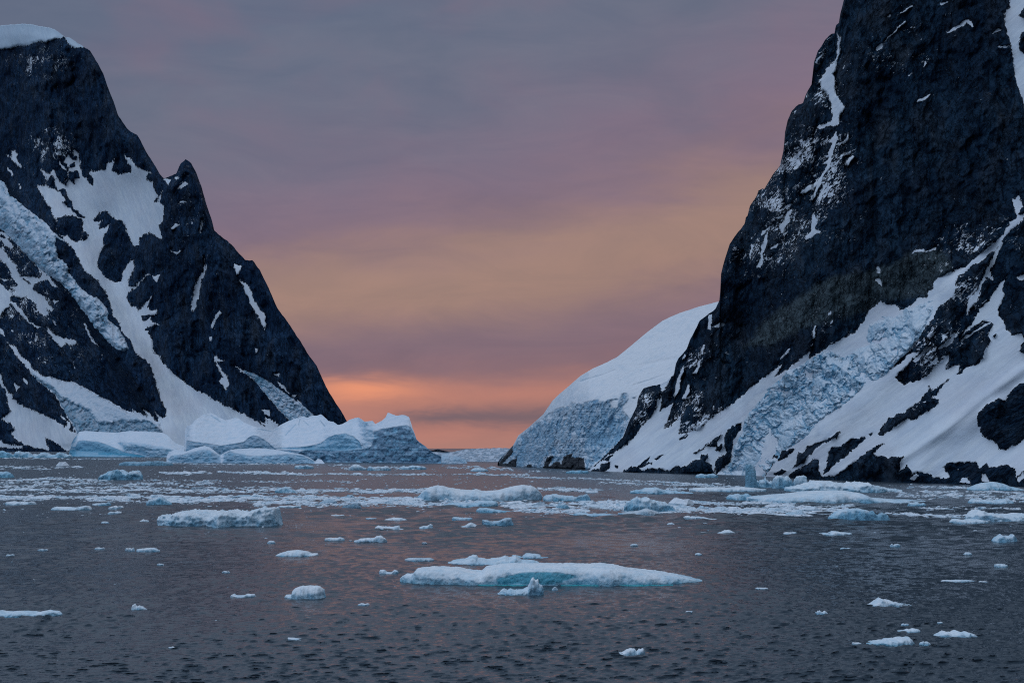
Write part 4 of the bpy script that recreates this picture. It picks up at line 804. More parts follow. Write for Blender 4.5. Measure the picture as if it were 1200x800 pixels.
    f1 = Z(*C5, (160, 315), (200, 330), (300, 348), (400, 345), (520, 335), (620, 342), (700, 380), (720, 480), (100, 480), (120, 340))
    f0 = Z(*C4, (700, 500), (760, 345), (830, 340), (960, 310), (1000, 305), (1080, 350), (1100, 500))
    ops = [(1, [(0, 400), (700, 400), (700, 600), (0, 600)]), (0, f1), (0, f0)]
    big_berg('low hummocky grey blue iceberg with two humps, in front of the largest one', top, [(190, 541.8), (290, 542.4), (385, 543)], ops, 15, 52,
             lambda X, Y, sd: dict(blue=np.clip(.2 + .5 * sm(-sd, -.5, 1.5), 0, 1), dirt=.42 * sm(-sd, -.5, 1.5) * sm(fb(X, Y, 222, 8, 4) + .3, -.2, .5)), lambda X, Y, sd: 2.8 * facet(X / 12. + .3 * fb(X, Y, 3, 7, 7), Y / 6., 76, 1.5, .9) + 1.0 * facet(X / 4., Y / 2.5, 77, 1.5, .9) + .3 * fb(X, Y, 223, 3, 2), 13)
    # small ones by the far end
    top = Z(*C6, (636, 400), (640, 345), (650, 336), (680, 336), (700, 341), (740, 350), (770, 362), (795, 376), (806, 398))
    big_berg('small pale blue iceberg just past the tip of the dark cliffed one', top, [(516, 543), (548, 542.9)], [(1, Z(*C6, (600, 300), (720, 330), (760, 352), (640, 352)))], 25, 50,
             lambda X, Y, sd: dict(blue=.4 + 0 * X, dirt=.15 + 0 * X), lambda X, Y, sd: .8 * fb(X, Y, 231, 4, 3), 14)

def floe(x0, x1, yb, yt, label=None, kind='flat', seed=0, name='ice_floe', group='floe', blue=.12, turq=0., dirt=0., prof=None, deep=.6, rough=1., turqpoly=None):
    rng = np.random.RandomState(1000 + seed * 7)
    Yf = float(shore(yb)); px = Yf / F; w = (x1 - x0) * px
    hp = yb - yt
    Dmax = 1 / max(1e-9, (1 / Yf - deep * hp / (F * H))) - Yf
    D = float(min(.7 * w, Dmax)); D = max(D, .12 * w)
    Ym = Yf + D / 2
    xc, _, ztop = [float(v) for v in at((x0 + x1) / 2, yt, Ym)]
    w = (x1 - x0) / F * Ym; ztop = max(ztop, hp * px * .25)
    nx = int(np.clip((x1 - x0) * 1.5, 14, 420)); ny = int(np.clip((x1 - x0) * .5, 16, 56))
    u = np.linspace(-1, 1, nx)
    if prof:
        p = np.array(prof, float); h = np.interp(x0 + (u + 1) / 2 * (x1 - x0), p[:, 0], (yb - p[:, 1]) / hp)
        dd = D / 2 / Yf * H * F / Yf / hp          # share of the height that the far half of its footprint already gives
        h = np.clip((h - dd) / max(.2, 1 - dd), .03, 1)
    else:
        k = rng.rand() * 50
        if kind == 'flat': h = .75 + .25 * pn(u * 2 + k, u * 0 + k)
        elif kind == 'dome': h = np.sqrt(np.clip(1 - (u * .95) ** 2, 0, 1)) * (.9 + .15 * pn(u * 3 + k, u * 0))
        elif kind == 'wedge': h = np.interp(u, [-1, -.55, -.3, .5, 1], [.15, .9, 1, .6, .12]) if rng.rand() < .5 else np.interp(u, [-1, -.5, .3, .6, 1], [.12, .5, 1, .9, .2])
        elif kind == 'peaks': h = .55 + .45 * np.clip(ridged(u * 1.3 + k, u * 0 + k, 2) - .3, -.6, 1)
        else: h = .62 + .38 * fbm(u * 2.6 + k, u * 0 + k, 3)
        h = h / h.max(); h = h * np.clip((1 - np.abs(u) ** 6), 0, 1) ** .5
    hw = D / 2 * np.clip(1 - np.abs(u) ** 2.6, 0, 1) ** .55 * (1 + .22 * fbm(u * 3 + seed, u * 0 + 1.7, 3)) + .02 * D
    v = np.sin(np.linspace(-1, 1, ny) * math.pi / 2)
    U, V = np.meshgrid(u, v)
    n = {'flat': 8, 'dome': 2.4}.get(kind, 4.0)
    cross = np.clip(1 - np.abs(V) ** n, 0, 1) ** .6
    xr = (U * w / 2); yr = V * hw[None] + .10 * D * fbm(U * 2 + seed, V * 0 + 4, 2) * 1
    q = max(px * 5, .05)
    nz = fbm(xr / q / 1.3 + seed, yr / q / 1.3, 4, seed + 1)
    nz2 = fbm(xr / q / 4 + seed, yr / q / 4, 3, seed + 2)
    Hh = ztop * h[None] * cross
    z = Hh * (1 + rough * (.07 * nz + .14 * nz2) * (1 - .5 * (prof is not None))) + ztop * .03 * rough * nz * cross - .0
    rz = facet(xr / q / 1.6 + seed, yr / q / 1.1, seed + 3, 1.2, 1.4) + .5 * facet(xr / q * 1.6 + seed, yr / q * 1.8, seed + 4, 1.2, 1.4) + .25
    z = z + ztop * .14 * rough * rz * cross
    wall_ = np.sign(V) * sm(np.abs(V), .3, .95)
    yr = yr - wall_ * min(.22 * ztop, .12 * D) * (.3 * fbm(xr / q / 1.8 + seed, z / q / 1.0, 4, seed + 8) + 1.6 * facet(xr / q / 2.2 + seed, z / q / 1.2, seed + 12, 1.2, 1.4) + .8 * facet(xr / q * 1.2, z / q * 1.5, seed + 13, 1.2, 1.4) + .3) * rough
    xr = xr + .25 * px * 2 * fbm(yr / q + 3, z / q + seed, 3, 5) * 1
    z = np.where(np.abs(V) > .999, -.35, z); z[:, 0] = -.35; z[:, -1] = -.35
    Vv = np.stack([xr, yr, z], -1).reshape(-1, 3)
    low = np.clip(1 - z / (ztop + 1e-6) * 1.4, 0, 1)
    b = np.clip(blue + .30 * low + .25 * nz2, 0, 1); tq = turq * sm(low, .55, .95); dr = np.full_like(b, dirt)
    if turqpoly is not None:
        Xp = x0 + (U + 1) / 2 * (x1 - x0); hh = np.interp(Xp[0], [p_[0] for p_ in prof], [p_[1] for p_ in prof])
        frac = np.clip(z / np.maximum(Hh.max(0)[None], .01), 0, 1); Yp = yb - (yb - hh)[None] * frac
        s = sm(sdpoly(Xp, Yp, turqpoly), -1.2, 1.2) * (V < 0); tq = np.maximum(tq, .8 * s); b = np.maximum(b, .9 * s)
        # the hollow is a real hollow
        Vv = Vv.reshape(ny, nx, 3); Vv[..., 1] += 0 * s; Vv = Vv.reshape(-1, 3)
    fq = grid_faces(ny, nx)
    o = mesh_from(name, Vv, fq, dict(blue=b, turq=tq, dirt=dr), floe_mat(px), True)
    o.location = (xc, Ym, 0)
    if label is None: label = 'PENDING'
    tag(o, label, {'iceberg': 'iceberg', 'ice_floe': 'ice floe', 'growler': 'growler', 'ice_chunk': 'ice chunk'}[name], GROUPS[group])
    o['px'] = [(x0 + x1) / 2, yb, x1 - x0]
    ALL.append(o)
    return o
ALL = []

def floes():
    f = floe
    # ---- the broad floe in the middle foreground
    prof = [(470, 678), (473, 675), (478, 672.5), (485, 673), (490, 666.5), (500, 665), (520, 665), (538, 666), (552, 669.5), (565, 670.5), (570, 665.5), (585, 663.5), (600, 662), (620, 662.5), (650, 662.2), (710, 662.3), (722, 663.5), (735, 667), (760, 670), (790, 674), (808, 677), (818, 679.5), (822, 682)]
    tp = Z(600, 630, 4, (-60, 215), (-70, 185), (0, 165), (40, 150), (90, 144), (200, 145), (262, 160), (290, 175), (230, 200), (180, 212), (60, 216))
    big = f(470, 822, 686, 662, 'broad white floe with a turquoise hollow in its front side, widest on the open water', 'flat', 1, 'ice_floe', 'floe', .10, .35, 0, prof, .45, .35, tp)
    # its drowned foot showing as a bright line at the waterline
    Yf = float(shore(686)); xs = np.linspace(-1, 1, 90)
    x_l = (xs * 118 + 22) / F * Yf; hwid = .55 * np.clip(1 - xs ** 4, 0, 1) + .03 * pn(xs * 8, xs * 0)
    yy = -float(big.location.y) + Yf
    rows = [np.stack([x_l, yy + 1.2 + 0 * xs, .02 + 0 * xs], -1), np.stack([x_l, yy + .3 - hwid, .16 + 0 * xs], -1), np.stack([x_l, yy + .1 - hwid * 1.3, -.3 + 0 * xs], -1)]
    ft = mesh_from('submerged_foot', np.concatenate(rows), grid_faces(3, 90), dict(blue=1 + 0 * np.zeros(270), turq=np.ones(270), dirt=np.zeros(270)), ice_mat('drowned ice', .2, turq=(.04, .42, .47)), True)
    ft.parent = big; ft['label'] = 'turquoise drowned foot of the floe along the waterline'
    f(525, 632, 661.8, 651.5, 'thin lumpy floe with a round knob, close behind the broad turquoise floe', seed=2, blue=.25, prof=[(525, 660), (531, 657), (545, 655.5), (551, 653), (554, 651.5), (558, 652), (560, 655), (572, 656.5), (585, 655), (592, 653), (597, 655), (604, 652), (611, 657), (625, 657), (632, 660)])
    f(600, 643, 654, 648, 'two part sliver of ice behind the knobbed floe', 'hummock', 3, blue=.35, prof=[(600, 650), (606, 651), (612, 653), (616, 648.5), (628, 649), (633, 650), (634, 652.5), (643, 653)])
    f(474, 509, 657.3, 653.6, 'thin flat floe with a dark right half, up the channel from the broad floe', 'flat', 4, blue=.3, dirt=.25)
    f(444, 467, 672.3, 667, 'small two horned ice piece off the left end of the broad floe', 'peaks', 5, 'growler', prof=[(444, 671), (446, 667.2), (451, 667.5), (453, 670), (459, 670.5), (462, 667.5), (466, 668), (467, 671.5)])
    f(583, 637, 697.3, 676.5, 'jagged growler with an upright spike, in front of the broad turquoise floe', seed=6, name='growler', blue=.18, rough=.6, deep=.3, prof=[(583, 696), (587, 692), (591, 690), (595, 692.5), (598, 690.5), (604, 691.5), (612, 691.5), (618, 689), (621, 684), (622.5, 678), (625, 676.5), (627, 680.5), (630, 679), (631, 681), (629, 684.5), (635, 686), (636.5, 690), (637, 695)])
    f(646, 654, 691.3, 686.5, 'tiny peaked ice piece just right of the spiked growler', 'dome', 7, 'ice_chunk', prof=[(646, 691), (648, 688.5), (650.5, 686.5), (652, 688), (654, 690.8)])
    f(334, 382, 701.6, 685.8, 'rounded white ice lump on a low ledge, alone on the left foreground water', 'dome', 8, 'growler', blue=0, rough=.5, prof=[(334, 698.5), (336, 696.5), (343, 697), (344, 691), (348, 688), (355, 686), (366, 686), (374, 686.2), (380, 690), (380.5, 693), (377, 696), (381, 697), (382, 700)])
    f(323, 373, 651.8, 644.2, 'smooth lens shaped white floe, alone left of centre', 'dome', 9, blue=.05, rough=.5, prof=[(323, 650.5), (328, 648), (338, 645), (348, 644.2), (360, 645.5), (364, 648.5), (373, 648), (373.4, 651)])
    f(-14, 72, 722.5, 715.3, 'long flat floe cut by the left edge of the photograph, lowest on that side', 'flat', 10, blue=.3, prof=[(-14, 717), (0, 715.5), (8, 717.5), (22, 716.5), (36, 717), (42, 718), (55, 715.3), (68, 717), (72, 720)])
    f(154, 172, 714.2, 707, 'little twin peaked ice piece right of the flat floe at the left edge', 'peaks', 11, 'growler', prof=[(154, 713), (156, 708), (158, 707), (160, 711), (163, 708.8), (167, 711), (172, 714)])
    f(270, 300, 699.8, 695.6, 'low thin piece of ice left of the rounded white lump', 'flat', 12, 'growler', prof=[(270, 698.5), (273, 695.8), (276, 697.5), (285, 698), (289, 696), (298, 696), (300, 698.8)])
    f(725, 756, 767.3, 759, 'small white pair of rounded lumps, lowest ice near the middle', 'peaks', 13, 'growler', blue=.1, prof=[(725, 764), (729, 764.5), (734, 761), (740, 759.3), (744, 760), (746, 763.5), (749, 760), (753, 759.2), (756, 761.5), (755, 765)])
    f(1017, 1067, 710.5, 701, 'white pyramid shaped floe on the open water at the right', seed=14, blue=.05, prof=[(1017, 709), (1024, 706), (1029, 703.5), (1032, 701), (1035, 703), (1040, 702.5), (1046, 705), (1056, 707.5), (1066, 709.8)])
    f(1015, 1071, 756.3, 746.8, 'wedge shaped blue footed floe, lowest of the cluster at the right', seed=15, blue=.2, turq=.4, prof=[(1015, 754.5), (1022, 751.5), (1033, 750.5), (1045, 749), (1055, 747), (1066, 747), (1070, 752), (1071, 754)])
    f(998, 1010, 755, 752.2, 'tiny flat piece at the left tip of the blue footed wedge floe', 'flat', 16, 'ice_chunk'); f(1077, 1091, 755.8, 751, 'small mushroom topped piece just right of the blue footed wedge floe', 'dome', 17, 'growler', blue=.25)
    f(1052, 1079, 740.6, 736, 'short lumpy floe above the blue footed wedge floe', 'hummock', 18, blue=.15, prof=[(1052, 738.5), (1060, 738.5), (1064, 736.5), (1067, 738), (1071, 736), (1076, 737), (1079, 739.8)])
    f(1095, 1145, 746.2, 739, 'ragged crested floe, rightmost of the cluster at the lower right', seed=19, blue=.12, prof=[(1095, 744.5), (1100, 742.5), (1107, 739.3), (1112, 741.5), (1118, 741), (1123, 739), (1127, 742.5), (1133, 740.5), (1140, 742.5), (1145, 745)])
    f(955, 970, 719.5, 715.2, 'small ragged ice piece left of the white pyramid floe', 'peaks', 20, 'growler'); f(803, 812, 718.2, 715.6, 'tiny flat chip right of centre below the broad floe', 'flat', 21, 'ice_chunk')
    f(885, 900, 690.2, 688.2, 'tiny pair of chips off the right tip of the broad floe', 'flat', 22, 'ice_chunk'); f(1103, 1142, 681.6, 679.2, 'very thin long sliver of ice above the white pyramid floe', 'flat', 23, blue=.2); f(1147, 1157, 682.2, 680.6, 'tiny chip at the right end of the thin sliver', 'flat', 24, 'ice_chunk')
    f(1165, 1181, 664.3, 660.4, 'small notched ice piece near the right edge above the thin sliver', 'hummock', 25, 'growler'); f(1163, 1192, 635, 625.5, 'pointed sky blue ice lump near the right edge, on the open water', seed=26, name='growler', blue=.35, prof=[(1163, 634), (1168, 629.5), (1173, 626.5), (1177, 628.5), (1184, 628.5), (1186, 625.5), (1189, 629), (1192, 633.5)])
    f(1129, 1139, 650, 647, 'tiny white peak left of the pointed blue lump', 'dome', 27, 'ice_chunk'); f(840, 863, 625.3, 620, 'small white peaked floe right of centre, on open water below the brash', 'dome', 28, 'growler', prof=[(840, 624.8), (846, 622.8), (849, 621), (853, 620.2), (857, 621.5), (862, 624.5)])
    f(820, 829, 624.2, 622.8, 'tiny flat chip left of the small white peaked floe', 'flat', 29, 'ice_chunk'); f(781, 791, 615.6, 612.2, 'tiny white peak below the dark fronted slab', 'dome', 30, 'ice_chunk')
    f(439, 473, 620.8, 615.2, 'saddle shaped white floe with upturned ends', 'peaks', 31, blue=.1, prof=[(439, 618), (443, 615.5), (450, 617), (460, 617), (468, 615.3), (472, 615.8), (473, 617), (468, 619.5)])
    f(491, 508, 619.2, 613.6, 'small round knobbed ice piece right of the saddle shaped floe', 'dome', 32, 'growler', prof=[(491, 617.5), (496, 616), (500, 616), (504, 613.7), (507, 615), (508, 618.5)])
    f(380, 404, 634, 629.6, 'small flat floe left of the bump ended floe', 'flat', 33); f(415, 454, 636, 628, 'white floe with a round bump at its right end', seed=34, prof=[(415, 633.5), (421, 631.5), (432, 630.5), (438, 631), (441, 628.5), (446, 628), (451, 630), (454, 634)])
    f(409, 413, 634, 632.6, 'tiny chip between the flat floe and the bump ended floe', 'flat', 35, 'ice_chunk'); f(313, 323, 636.5, 633, 'tiny white peak above the smooth lens shaped floe', 'dome', 36, 'ice_chunk')
    f(387, 404, 605.2, 602.6, 'small flat floe below the dark bump in the brash', 'flat', 37, 'growler'); f(326, 353, 594.6, 592, 'thin white strip right behind the long lumpy floe', 'flat', 38, 'growler')
    f(186, 332, 617.3, 594.5, 'long lumpy white berg with a blocky upright right end', seed=39, name='iceberg', group='floe', blue=.10, dirt=.06, rough=.7, deep=.3, prof=[(186, 612), (188, 605), (194, 603), (205, 604), (212, 600), (222, 598.5), (240, 599), (252, 600), (262, 600.5), (272, 598), (282, 600), (290, 601), (298, 598), (304, 596.5), (308, 594.8), (312, 596), (318, 595), (325, 594.8), (326, 602), (328, 608), (332, 616)])
    f(116, 167, 562, 550, 'sky blue hummocked berg among the brash at the left', seed=40, name='iceberg', group='floe', blue=.5, rough=1.1, prof=[(116, 560), (120, 557), (126, 555), (130, 552.5), (138, 551.5), (141, 550), (146, 553), (152, 555), (156, 552), (162, 553), (166, 557), (167, 561)])
    f(-12, 16, 559.5, 551.8, 'turquoise ice lump cut by the left edge of the photograph', 'dome', 41, 'growler', blue=.8, turq=.3); f(61, 107, 597.6, 591.8, 'flat white floe in front of the brash band at the left', 'hummock', 42, prof=[(61, 596), (66, 593.5), (78, 594), (90, 595), (98, 592.3), (103, 592.5), (107, 596.5)])
    f(6, 42, 591.6, 587, 'low white floe on the edge of the brash near the left side', 'hummock', 43); f(108, 130, 592.6, 589, 'thin bluish floe left of the small flat pair', 'flat', 44, 'growler', blue=.35); f(127, 145, 596.5, 592, 'small flat white floe, upper of a pair left of the long lumpy berg', 'flat', 45, 'growler'); f(126, 143, 602.4, 598.8, 'small flat white floe, lower of a pair left of the long lumpy berg', 'flat', 46, 'growler')
    f(163, 175, 612.2, 608, 'small white peak off the left end of the long lumpy berg', 'dome', 47, 'ice_chunk'); f(118, 128, 613.4, 610.6, 'tiny bluish dome below the flat pair', 'dome', 48, 'ice_chunk', blue=.4)
    f(146, 158, 646, 641, 'small ragged ice piece at the left of the smooth strip, left foreground', 'peaks', 49, 'ice_chunk'); f(160, 188, 646.4, 641.6, 'smooth white strip of ice on the left foreground water', 'flat', 50, 'growler', prof=[(160, 643.5), (168, 642.5), (176, 641.8), (183, 642.5), (188, 645.5)])
    f(111, 123, 643.6, 641, 'tiny flat chip left of the smooth white strip', 'flat', 51, 'ice_chunk'); f(44, 56, 645, 643.2, 'tiny flat chip above the left edge floe', 'flat', 52, 'ice_chunk')
    f(172, 202, 591.5, 581.5, 'blue white hump poking out of the brash band at the left', 'hummock', 53, 'growler', 'band', blue=.35, prof=[(172, 589), (177, 585), (186, 582.5), (192, 584), (198, 588), (202, 591)])
    f(400, 424, 595.3, 590.3, 'dark slate coloured ice bump in the brash band', 'dome', 54, 'growler', 'band', dirt=.95, blue=.9); f(322, 348, 577, 570, 'pale blue hump in the brash left of centre', 'hummock', 55, 'growler', 'band', blue=.5, prof=[(322, 575), (328, 571.5), (335, 570), (341, 573), (348, 576.5)])
    f(140, 202, 545.3, 540.2, 'dark and blue raft of ice in front of the low flat topped berg', 'flat', 56, 'ice_floe', 'floe', blue=.8, dirt=.45); f(224, 238, 0 + 573, 570, 'small brown stained lump in the brash', 'flat', 57, 'ice_chunk', 'band', dirt=.8)
    # ---- mid channel
    f(489, 635, 586.4, 568.5, 'twin humped smooth white berg with a fluted left end, centre of the brash', seed=58, name='iceberg', group='floe', blue=.05, rough=.25, deep=.25, dirt=.05, prof=[(489, 584), (492, 580), (496, 575.5), (502, 571.5), (512, 569), (518, 569.5), (526, 572), (540, 574.5), (552, 575), (557, 573.5), (566, 576), (575, 575.5), (588, 573.5), (600, 570.5), (612, 568.6), (622, 569.2), (628, 572), (633, 577), (635, 583)])
    f(520, 584, 594, 587.3, 'blue ice raft with a blunt high right end, below the twin humped berg', seed=59, group='band', blue=.5, prof=[(520, 592), (530, 590), (545, 589), (553, 590), (566, 588), (575, 587.5), (582, 587.3), (584, 592)]); f(558, 601, 600.3, 595, 'turquoise edged flat raft below the blunt ended blue raft', seed=60, blue=.6, turq=.3, prof=[(558, 597.5), (562, 595.3), (570, 595.2), (582, 597.5), (601, 599.5)])
    f(565, 602, 616, 607.2, 'pale blue tilted floe with a shaded front', seed=61, blue=.4, dirt=.15, prof=[(565, 609), (568, 609.3), (578, 611), (586, 610), (592, 607.5), (599, 607.3), (600, 611), (602, 614)]); f(539, 563, 617.7, 612, 'small two decked white floe left of the tilted pale blue floe', 'dome', 62, 'growler', prof=[(539, 617), (545, 615.8), (549, 613), (552, 612), (556, 614), (563, 617)]); f(529, 554, 609.6, 605.2, 'low bluish sliver above the two decked floe', 'flat', 63, 'growler', blue=.5)  # the tilted floe's shadow is painted in as a slate tint
    f(449, 465, 599.6, 597, 'small bright flat floe, upper one left of the bluish sliver', 'flat', 64, 'ice_chunk'); f(450, 477, 610, 606.2, 'low floe with a small bump above the saddle shaped floe', 'dome', 65, 'growler'); f(428, 442, 608, 606.6, 'tiny bluish chip left of the small bumped floe', 'flat', 66, 'ice_chunk', blue=.5); f(494, 501, 637.3, 635, 'tiny chip midway between the bump ended floe and the knobbed floe', 'flat', 67, 'ice_chunk')
    f(636, 680, 587, 578.6, 'low blue white floe right of the twin humped berg', 'hummock', 68, blue=.35, prof=[(636, 584), (640, 580.5), (650, 579), (662, 581), (672, 581.5), (680, 584)]); f(674, 693, 587.6, 579, 'rough blue lump at the right end of the low floe by the twin humped berg', 'hummock', 69, 'growler', blue=.6, dirt=.2, prof=[(674, 586), (677, 581), (683, 580.5), (688, 579), (691, 582), (693, 586.5)])
    f(672, 726, 604.5, 600, 'thin flat blue floe left of the dark fronted slab', 'flat', 70, blue=.5, prof=[(672, 601.5), (680, 600.5), (695, 602.5), (710, 602), (720, 603), (726, 604)]); f(724, 775, 603.4, 596, 'flat white slab with a dark pointed front, at the edge of the brash', seed=71, blue=.1, dirt=.35, prof=[(724, 601), (735, 600), (748, 599), (757, 596.2), (765, 598), (775, 601.5)])
    f(731, 791, 599.5, 583, 'heap of pale blue blocks rising from the brash', seed=72, name='iceberg', group='band', blue=.30, rough=.9, prof=[(731, 596), (735, 588), (741, 586), (746, 583.5), (752, 585), (757, 583), (764, 586), (772, 587.5), (780, 589), (788, 594), (791, 597)])
    f(650, 668, 596, 590.5, 'small dark blue lump at the lower rim of the brash', 'dome', 73, 'growler', 'band', blue=.8, dirt=.3); f(800, 820, 608.3, 604.4, 'small low floe, left one of two right of the dark fronted slab', 'flat', 74, 'growler'); f(815, 843, 609.2, 605, 'thin longer floe, right one of two right of the dark fronted slab', 'flat', 75, 'growler', prof=[(815, 605.8), (820, 605), (830, 607), (843, 608.6)])
    f(738, 812, 578.5, 571.3, 'low bluish ridge of ice floating up channel of the block heap', seed=76, blue=.45, rough=1.4, prof=[(738, 576), (745, 574.5), (753, 574), (757, 571.8), (762, 572), (770, 571.5), (776, 574), (790, 575.5), (812, 577.5)])
    f(808, 898, 576, 570, 'long thin white raft with a dark underside, left of the spire', seed=77, blue=.08, rough=.5, prof=[(808, 572.5), (820, 571.5), (840, 571), (855, 571.5), (870, 570.5), (885, 572), (898, 573)])
    f(873, 888, 571.5, 543, 'tall narrow blue grey spire of ice standing before the icefall', seed=78, name='iceberg', group='floe', blue=.55, dirt=.3, rough=.7, deep=.12, prof=[(872, 570), (873.5, 558), (873, 550), (873.5, 545), (875, 543.2), (880, 544.5), (884, 546.5), (885, 552), (886, 560), (888, 570)])
    f(885, 906, 571, 559.5, 'rough blue lump at the foot of the spire', 'hummock', 79, 'growler', blue=.35, rough=1.4); f(904, 929, 572, 556, 'white block with a flat top right of the spire', 'hummock', 80, 'growler', blue=.25, rough=1.1, prof=[(904, 568), (907, 560), (911, 557.5), (916, 557), (919, 559.5), (924, 558.5), (929, 565)]); f(929, 947, 572, 557, 'tall rounded ice block, second right of the spire', 'dome', 81, 'growler', blue=.15, prof=[(929, 568), (931, 561), (934, 558), (940, 557.3), (945, 559), (946.5, 565), (946, 570)])
    f(920, 1056, 576.5, 563.5, 'long white raft with hummocks and a blue band along its side, before the icefall', seed=82, name='iceberg', group='floe', blue=.10, turq=.15, rough=.9, prof=[(920, 572), (945, 567), (954, 566), (957, 559.8), (961, 560.5), (963, 565), (975, 564.5), (985, 567), (996, 566.5), (998, 564.5), (1004, 566), (1009, 564.6), (1014, 567.5), (1025, 570), (1040, 572), (1056, 574.5)])
    f(851, 881, 585.3, 578.3, 'rough blue hummock at the left tip of the smooth ridged raft', 'hummock', 83, 'growler', blue=.5, rough=1.4, prof=[(851, 583), (856, 580), (864, 578.5), (870, 580), (875, 579), (881, 582)]); f(876, 1082, 589, 575, 'long smooth pale ridge shaped raft with a tapering right tail', seed=84, name='iceberg', group='floe', blue=.18, rough=.25, deep=.35, prof=[(876, 582.5), (890, 581), (910, 580), (930, 579), (950, 577.3), (965, 575.8), (985, 575.3), (998, 576), (1005, 578.5), (1012, 582), (1030, 584), (1055, 586), (1082, 588)])
    f(1134, 1199, 574.4, 563.8, 'smooth light blue mound shaped berg close under the shore rocks', 'dome', 85, 'iceberg', blue=.35, rough=.3, prof=[(1134, 572.5), (1142, 569), (1152, 565.5), (1162, 564), (1172, 565.8), (1182, 569.5), (1199, 573.5)]); f(971, 1025, 609, 595.8, 'rounded pale blue berg with a smooth top, front edge of the brash at the right', seed=86, name='iceberg', group='floe', blue=.45, rough=.5, prof=[(971, 606), (977, 602), (984, 598), (995, 596.3), (1008, 596), (1015, 597.5), (1020, 601), (1025, 606)]); f(1015, 1042, 609.3, 598.5, 'dark blue double lump at the right end of the rounded pale blue berg', 'peaks', 87, 'growler', blue=.85, dirt=.35, prof=[(1015, 606), (1018, 601), (1022, 598.5), (1025, 602), (1029, 603), (1034, 600.5), (1039, 602.5), (1042, 608)])
    f(1132, 1215, 610.5, 598, 'heaped white brash pile cut by the right edge of the photograph', seed=88, name='iceberg', group='band', blue=.15, rough=1.0, prof=[(1132, 606), (1138, 602), (1143, 598.5), (1148, 597.8), (1155, 601), (1162, 602), (1175, 603.5), (1190, 602.5), (1215, 602)]); f(1113, 1158, 613.3, 608, 'flat low slab in front of the brash pile at the right edge', 'flat', 89, blue=.2)
    f(1064, 1085, 592.8, 588, 'small blue floe below the tail of the smooth ridge shaped raft', 'hummock', 90, 'growler', 'band', blue=.4); f(918, 934, 626, 623.2, 'tiny flat white chip left of the thin two part strip', 'flat', 91, 'ice_chunk'); f(960, 998, 626.6, 622, 'thin two part strip of ice below the rounded pale blue berg', 'flat', 92, prof=[(960, 625), (968, 624.5), (972, 625.5), (976, 622.3), (986, 623.5), (998, 624.5)]); f(985, 997, 643.6, 641.4, 'tiny blue chip below the thin two part strip', 'flat', 93, 'ice_chunk', blue=.5)
    f(815, 842, 559.3, 555, 'flat blue raft lying under the shore left of the icefall', 'flat', 94, blue=.5); f(663, 690, 554.2, 550.8, 'turquoise flat floe at the foot of the snow dome', 'flat', 95, blue=.9, turq=.5); f(1135, 1188, 590, 584.5, 'ragged pale floe under the light blue mound shaped berg', 'hummock', 96, group='band', blue=.3); f(1043, 1055, 640.3, 636.3, 'tiny trio of pale lumps on the open water at the right', 'peaks', 97, 'ice_chunk', blue=.4)
    f(408, 430, 550.5, 543.8, 'low white lump in front of the dark cliff of the largest iceberg', 'hummock', 98, 'growler', blue=.1, prof=[(408, 549), (413, 545), (418, 543.8), (424, 546.5), (430, 549.5)]); f(430, 458, 551, 546, 'rough flat piece beside the low white lump', 'flat', 99, 'growler', blue=.2); f(345, 368, 549, 544.5, 'flat bluish floe off the tip of the hummocky grey berg', 'flat', 100, blue=.3); f(468, 500, 549.8, 545.6, 'flat pale blue floe before the toe of the largest iceberg', 'flat', 101, blue=.4); f(551, 573, 551.8, 548, 'small flat blue hump out in the middle of the far channel', 'dome', 102, 'growler', blue=.4)
    f(-16, 16, 535.8, 527.8, 'turquoise lump under the mountain at the far left edge', 'dome', 103, 'growler', blue=.9, turq=.5); f(14, 42, 535.6, 528.4, 'white peaked lump right of the far left turquoise one', 'peaks', 104, 'growler', blue=.4); f(40, 84, 536, 530.5, 'row of low white blocks left of the flat topped iceberg', 'hummock', 105, blue=.4, rough=1.4)
    f(260, 270, 671.2, 669, 'tiny chip, upper of those left of centre on the open water', 'flat', 106, 'ice_chunk'); f(184, 192, 662.2, 660.2, 'tiny chip below the smooth white strip', 'flat', 107, 'ice_chunk'); f(197, 205, 759.3, 757.2, 'tiny chip, lowest on the left water', 'flat', 108, 'ice_chunk'); f(337, 356, 749.6, 746.3, 'thin tilted sliver, lowest ice below the rounded white lump', 'flat', 109, 'growler', prof=[(337, 746.5), (342, 747), (350, 748), (356, 749)]); f(419, 433, 709.4, 706.6, 'small flat chip right of the rounded white lump', 'flat', 110, 'ice_chunk')
    f(1056, 1065, 732.3, 730.3, 'tiny chip above the short lumpy floe', 'flat', 111, 'ice_chunk'); f(1098, 1105, 730, 728.2, 'tiny chip above the ragged crested floe', 'flat', 112, 'ice_chunk'); f(7, 17, 651.4, 649.3, 'tiny chip near the left edge on the open water', 'flat', 113, 'ice_chunk'); f(738, 748, 639.6, 637, 'tiny round chip above the right part of the broad floe', 'dome', 114, 'ice_chunk'); f(814, 823, 650, 647.5, 'tiny chip up right of the tip of the broad floe', 'dome', 115, 'ice_chunk')

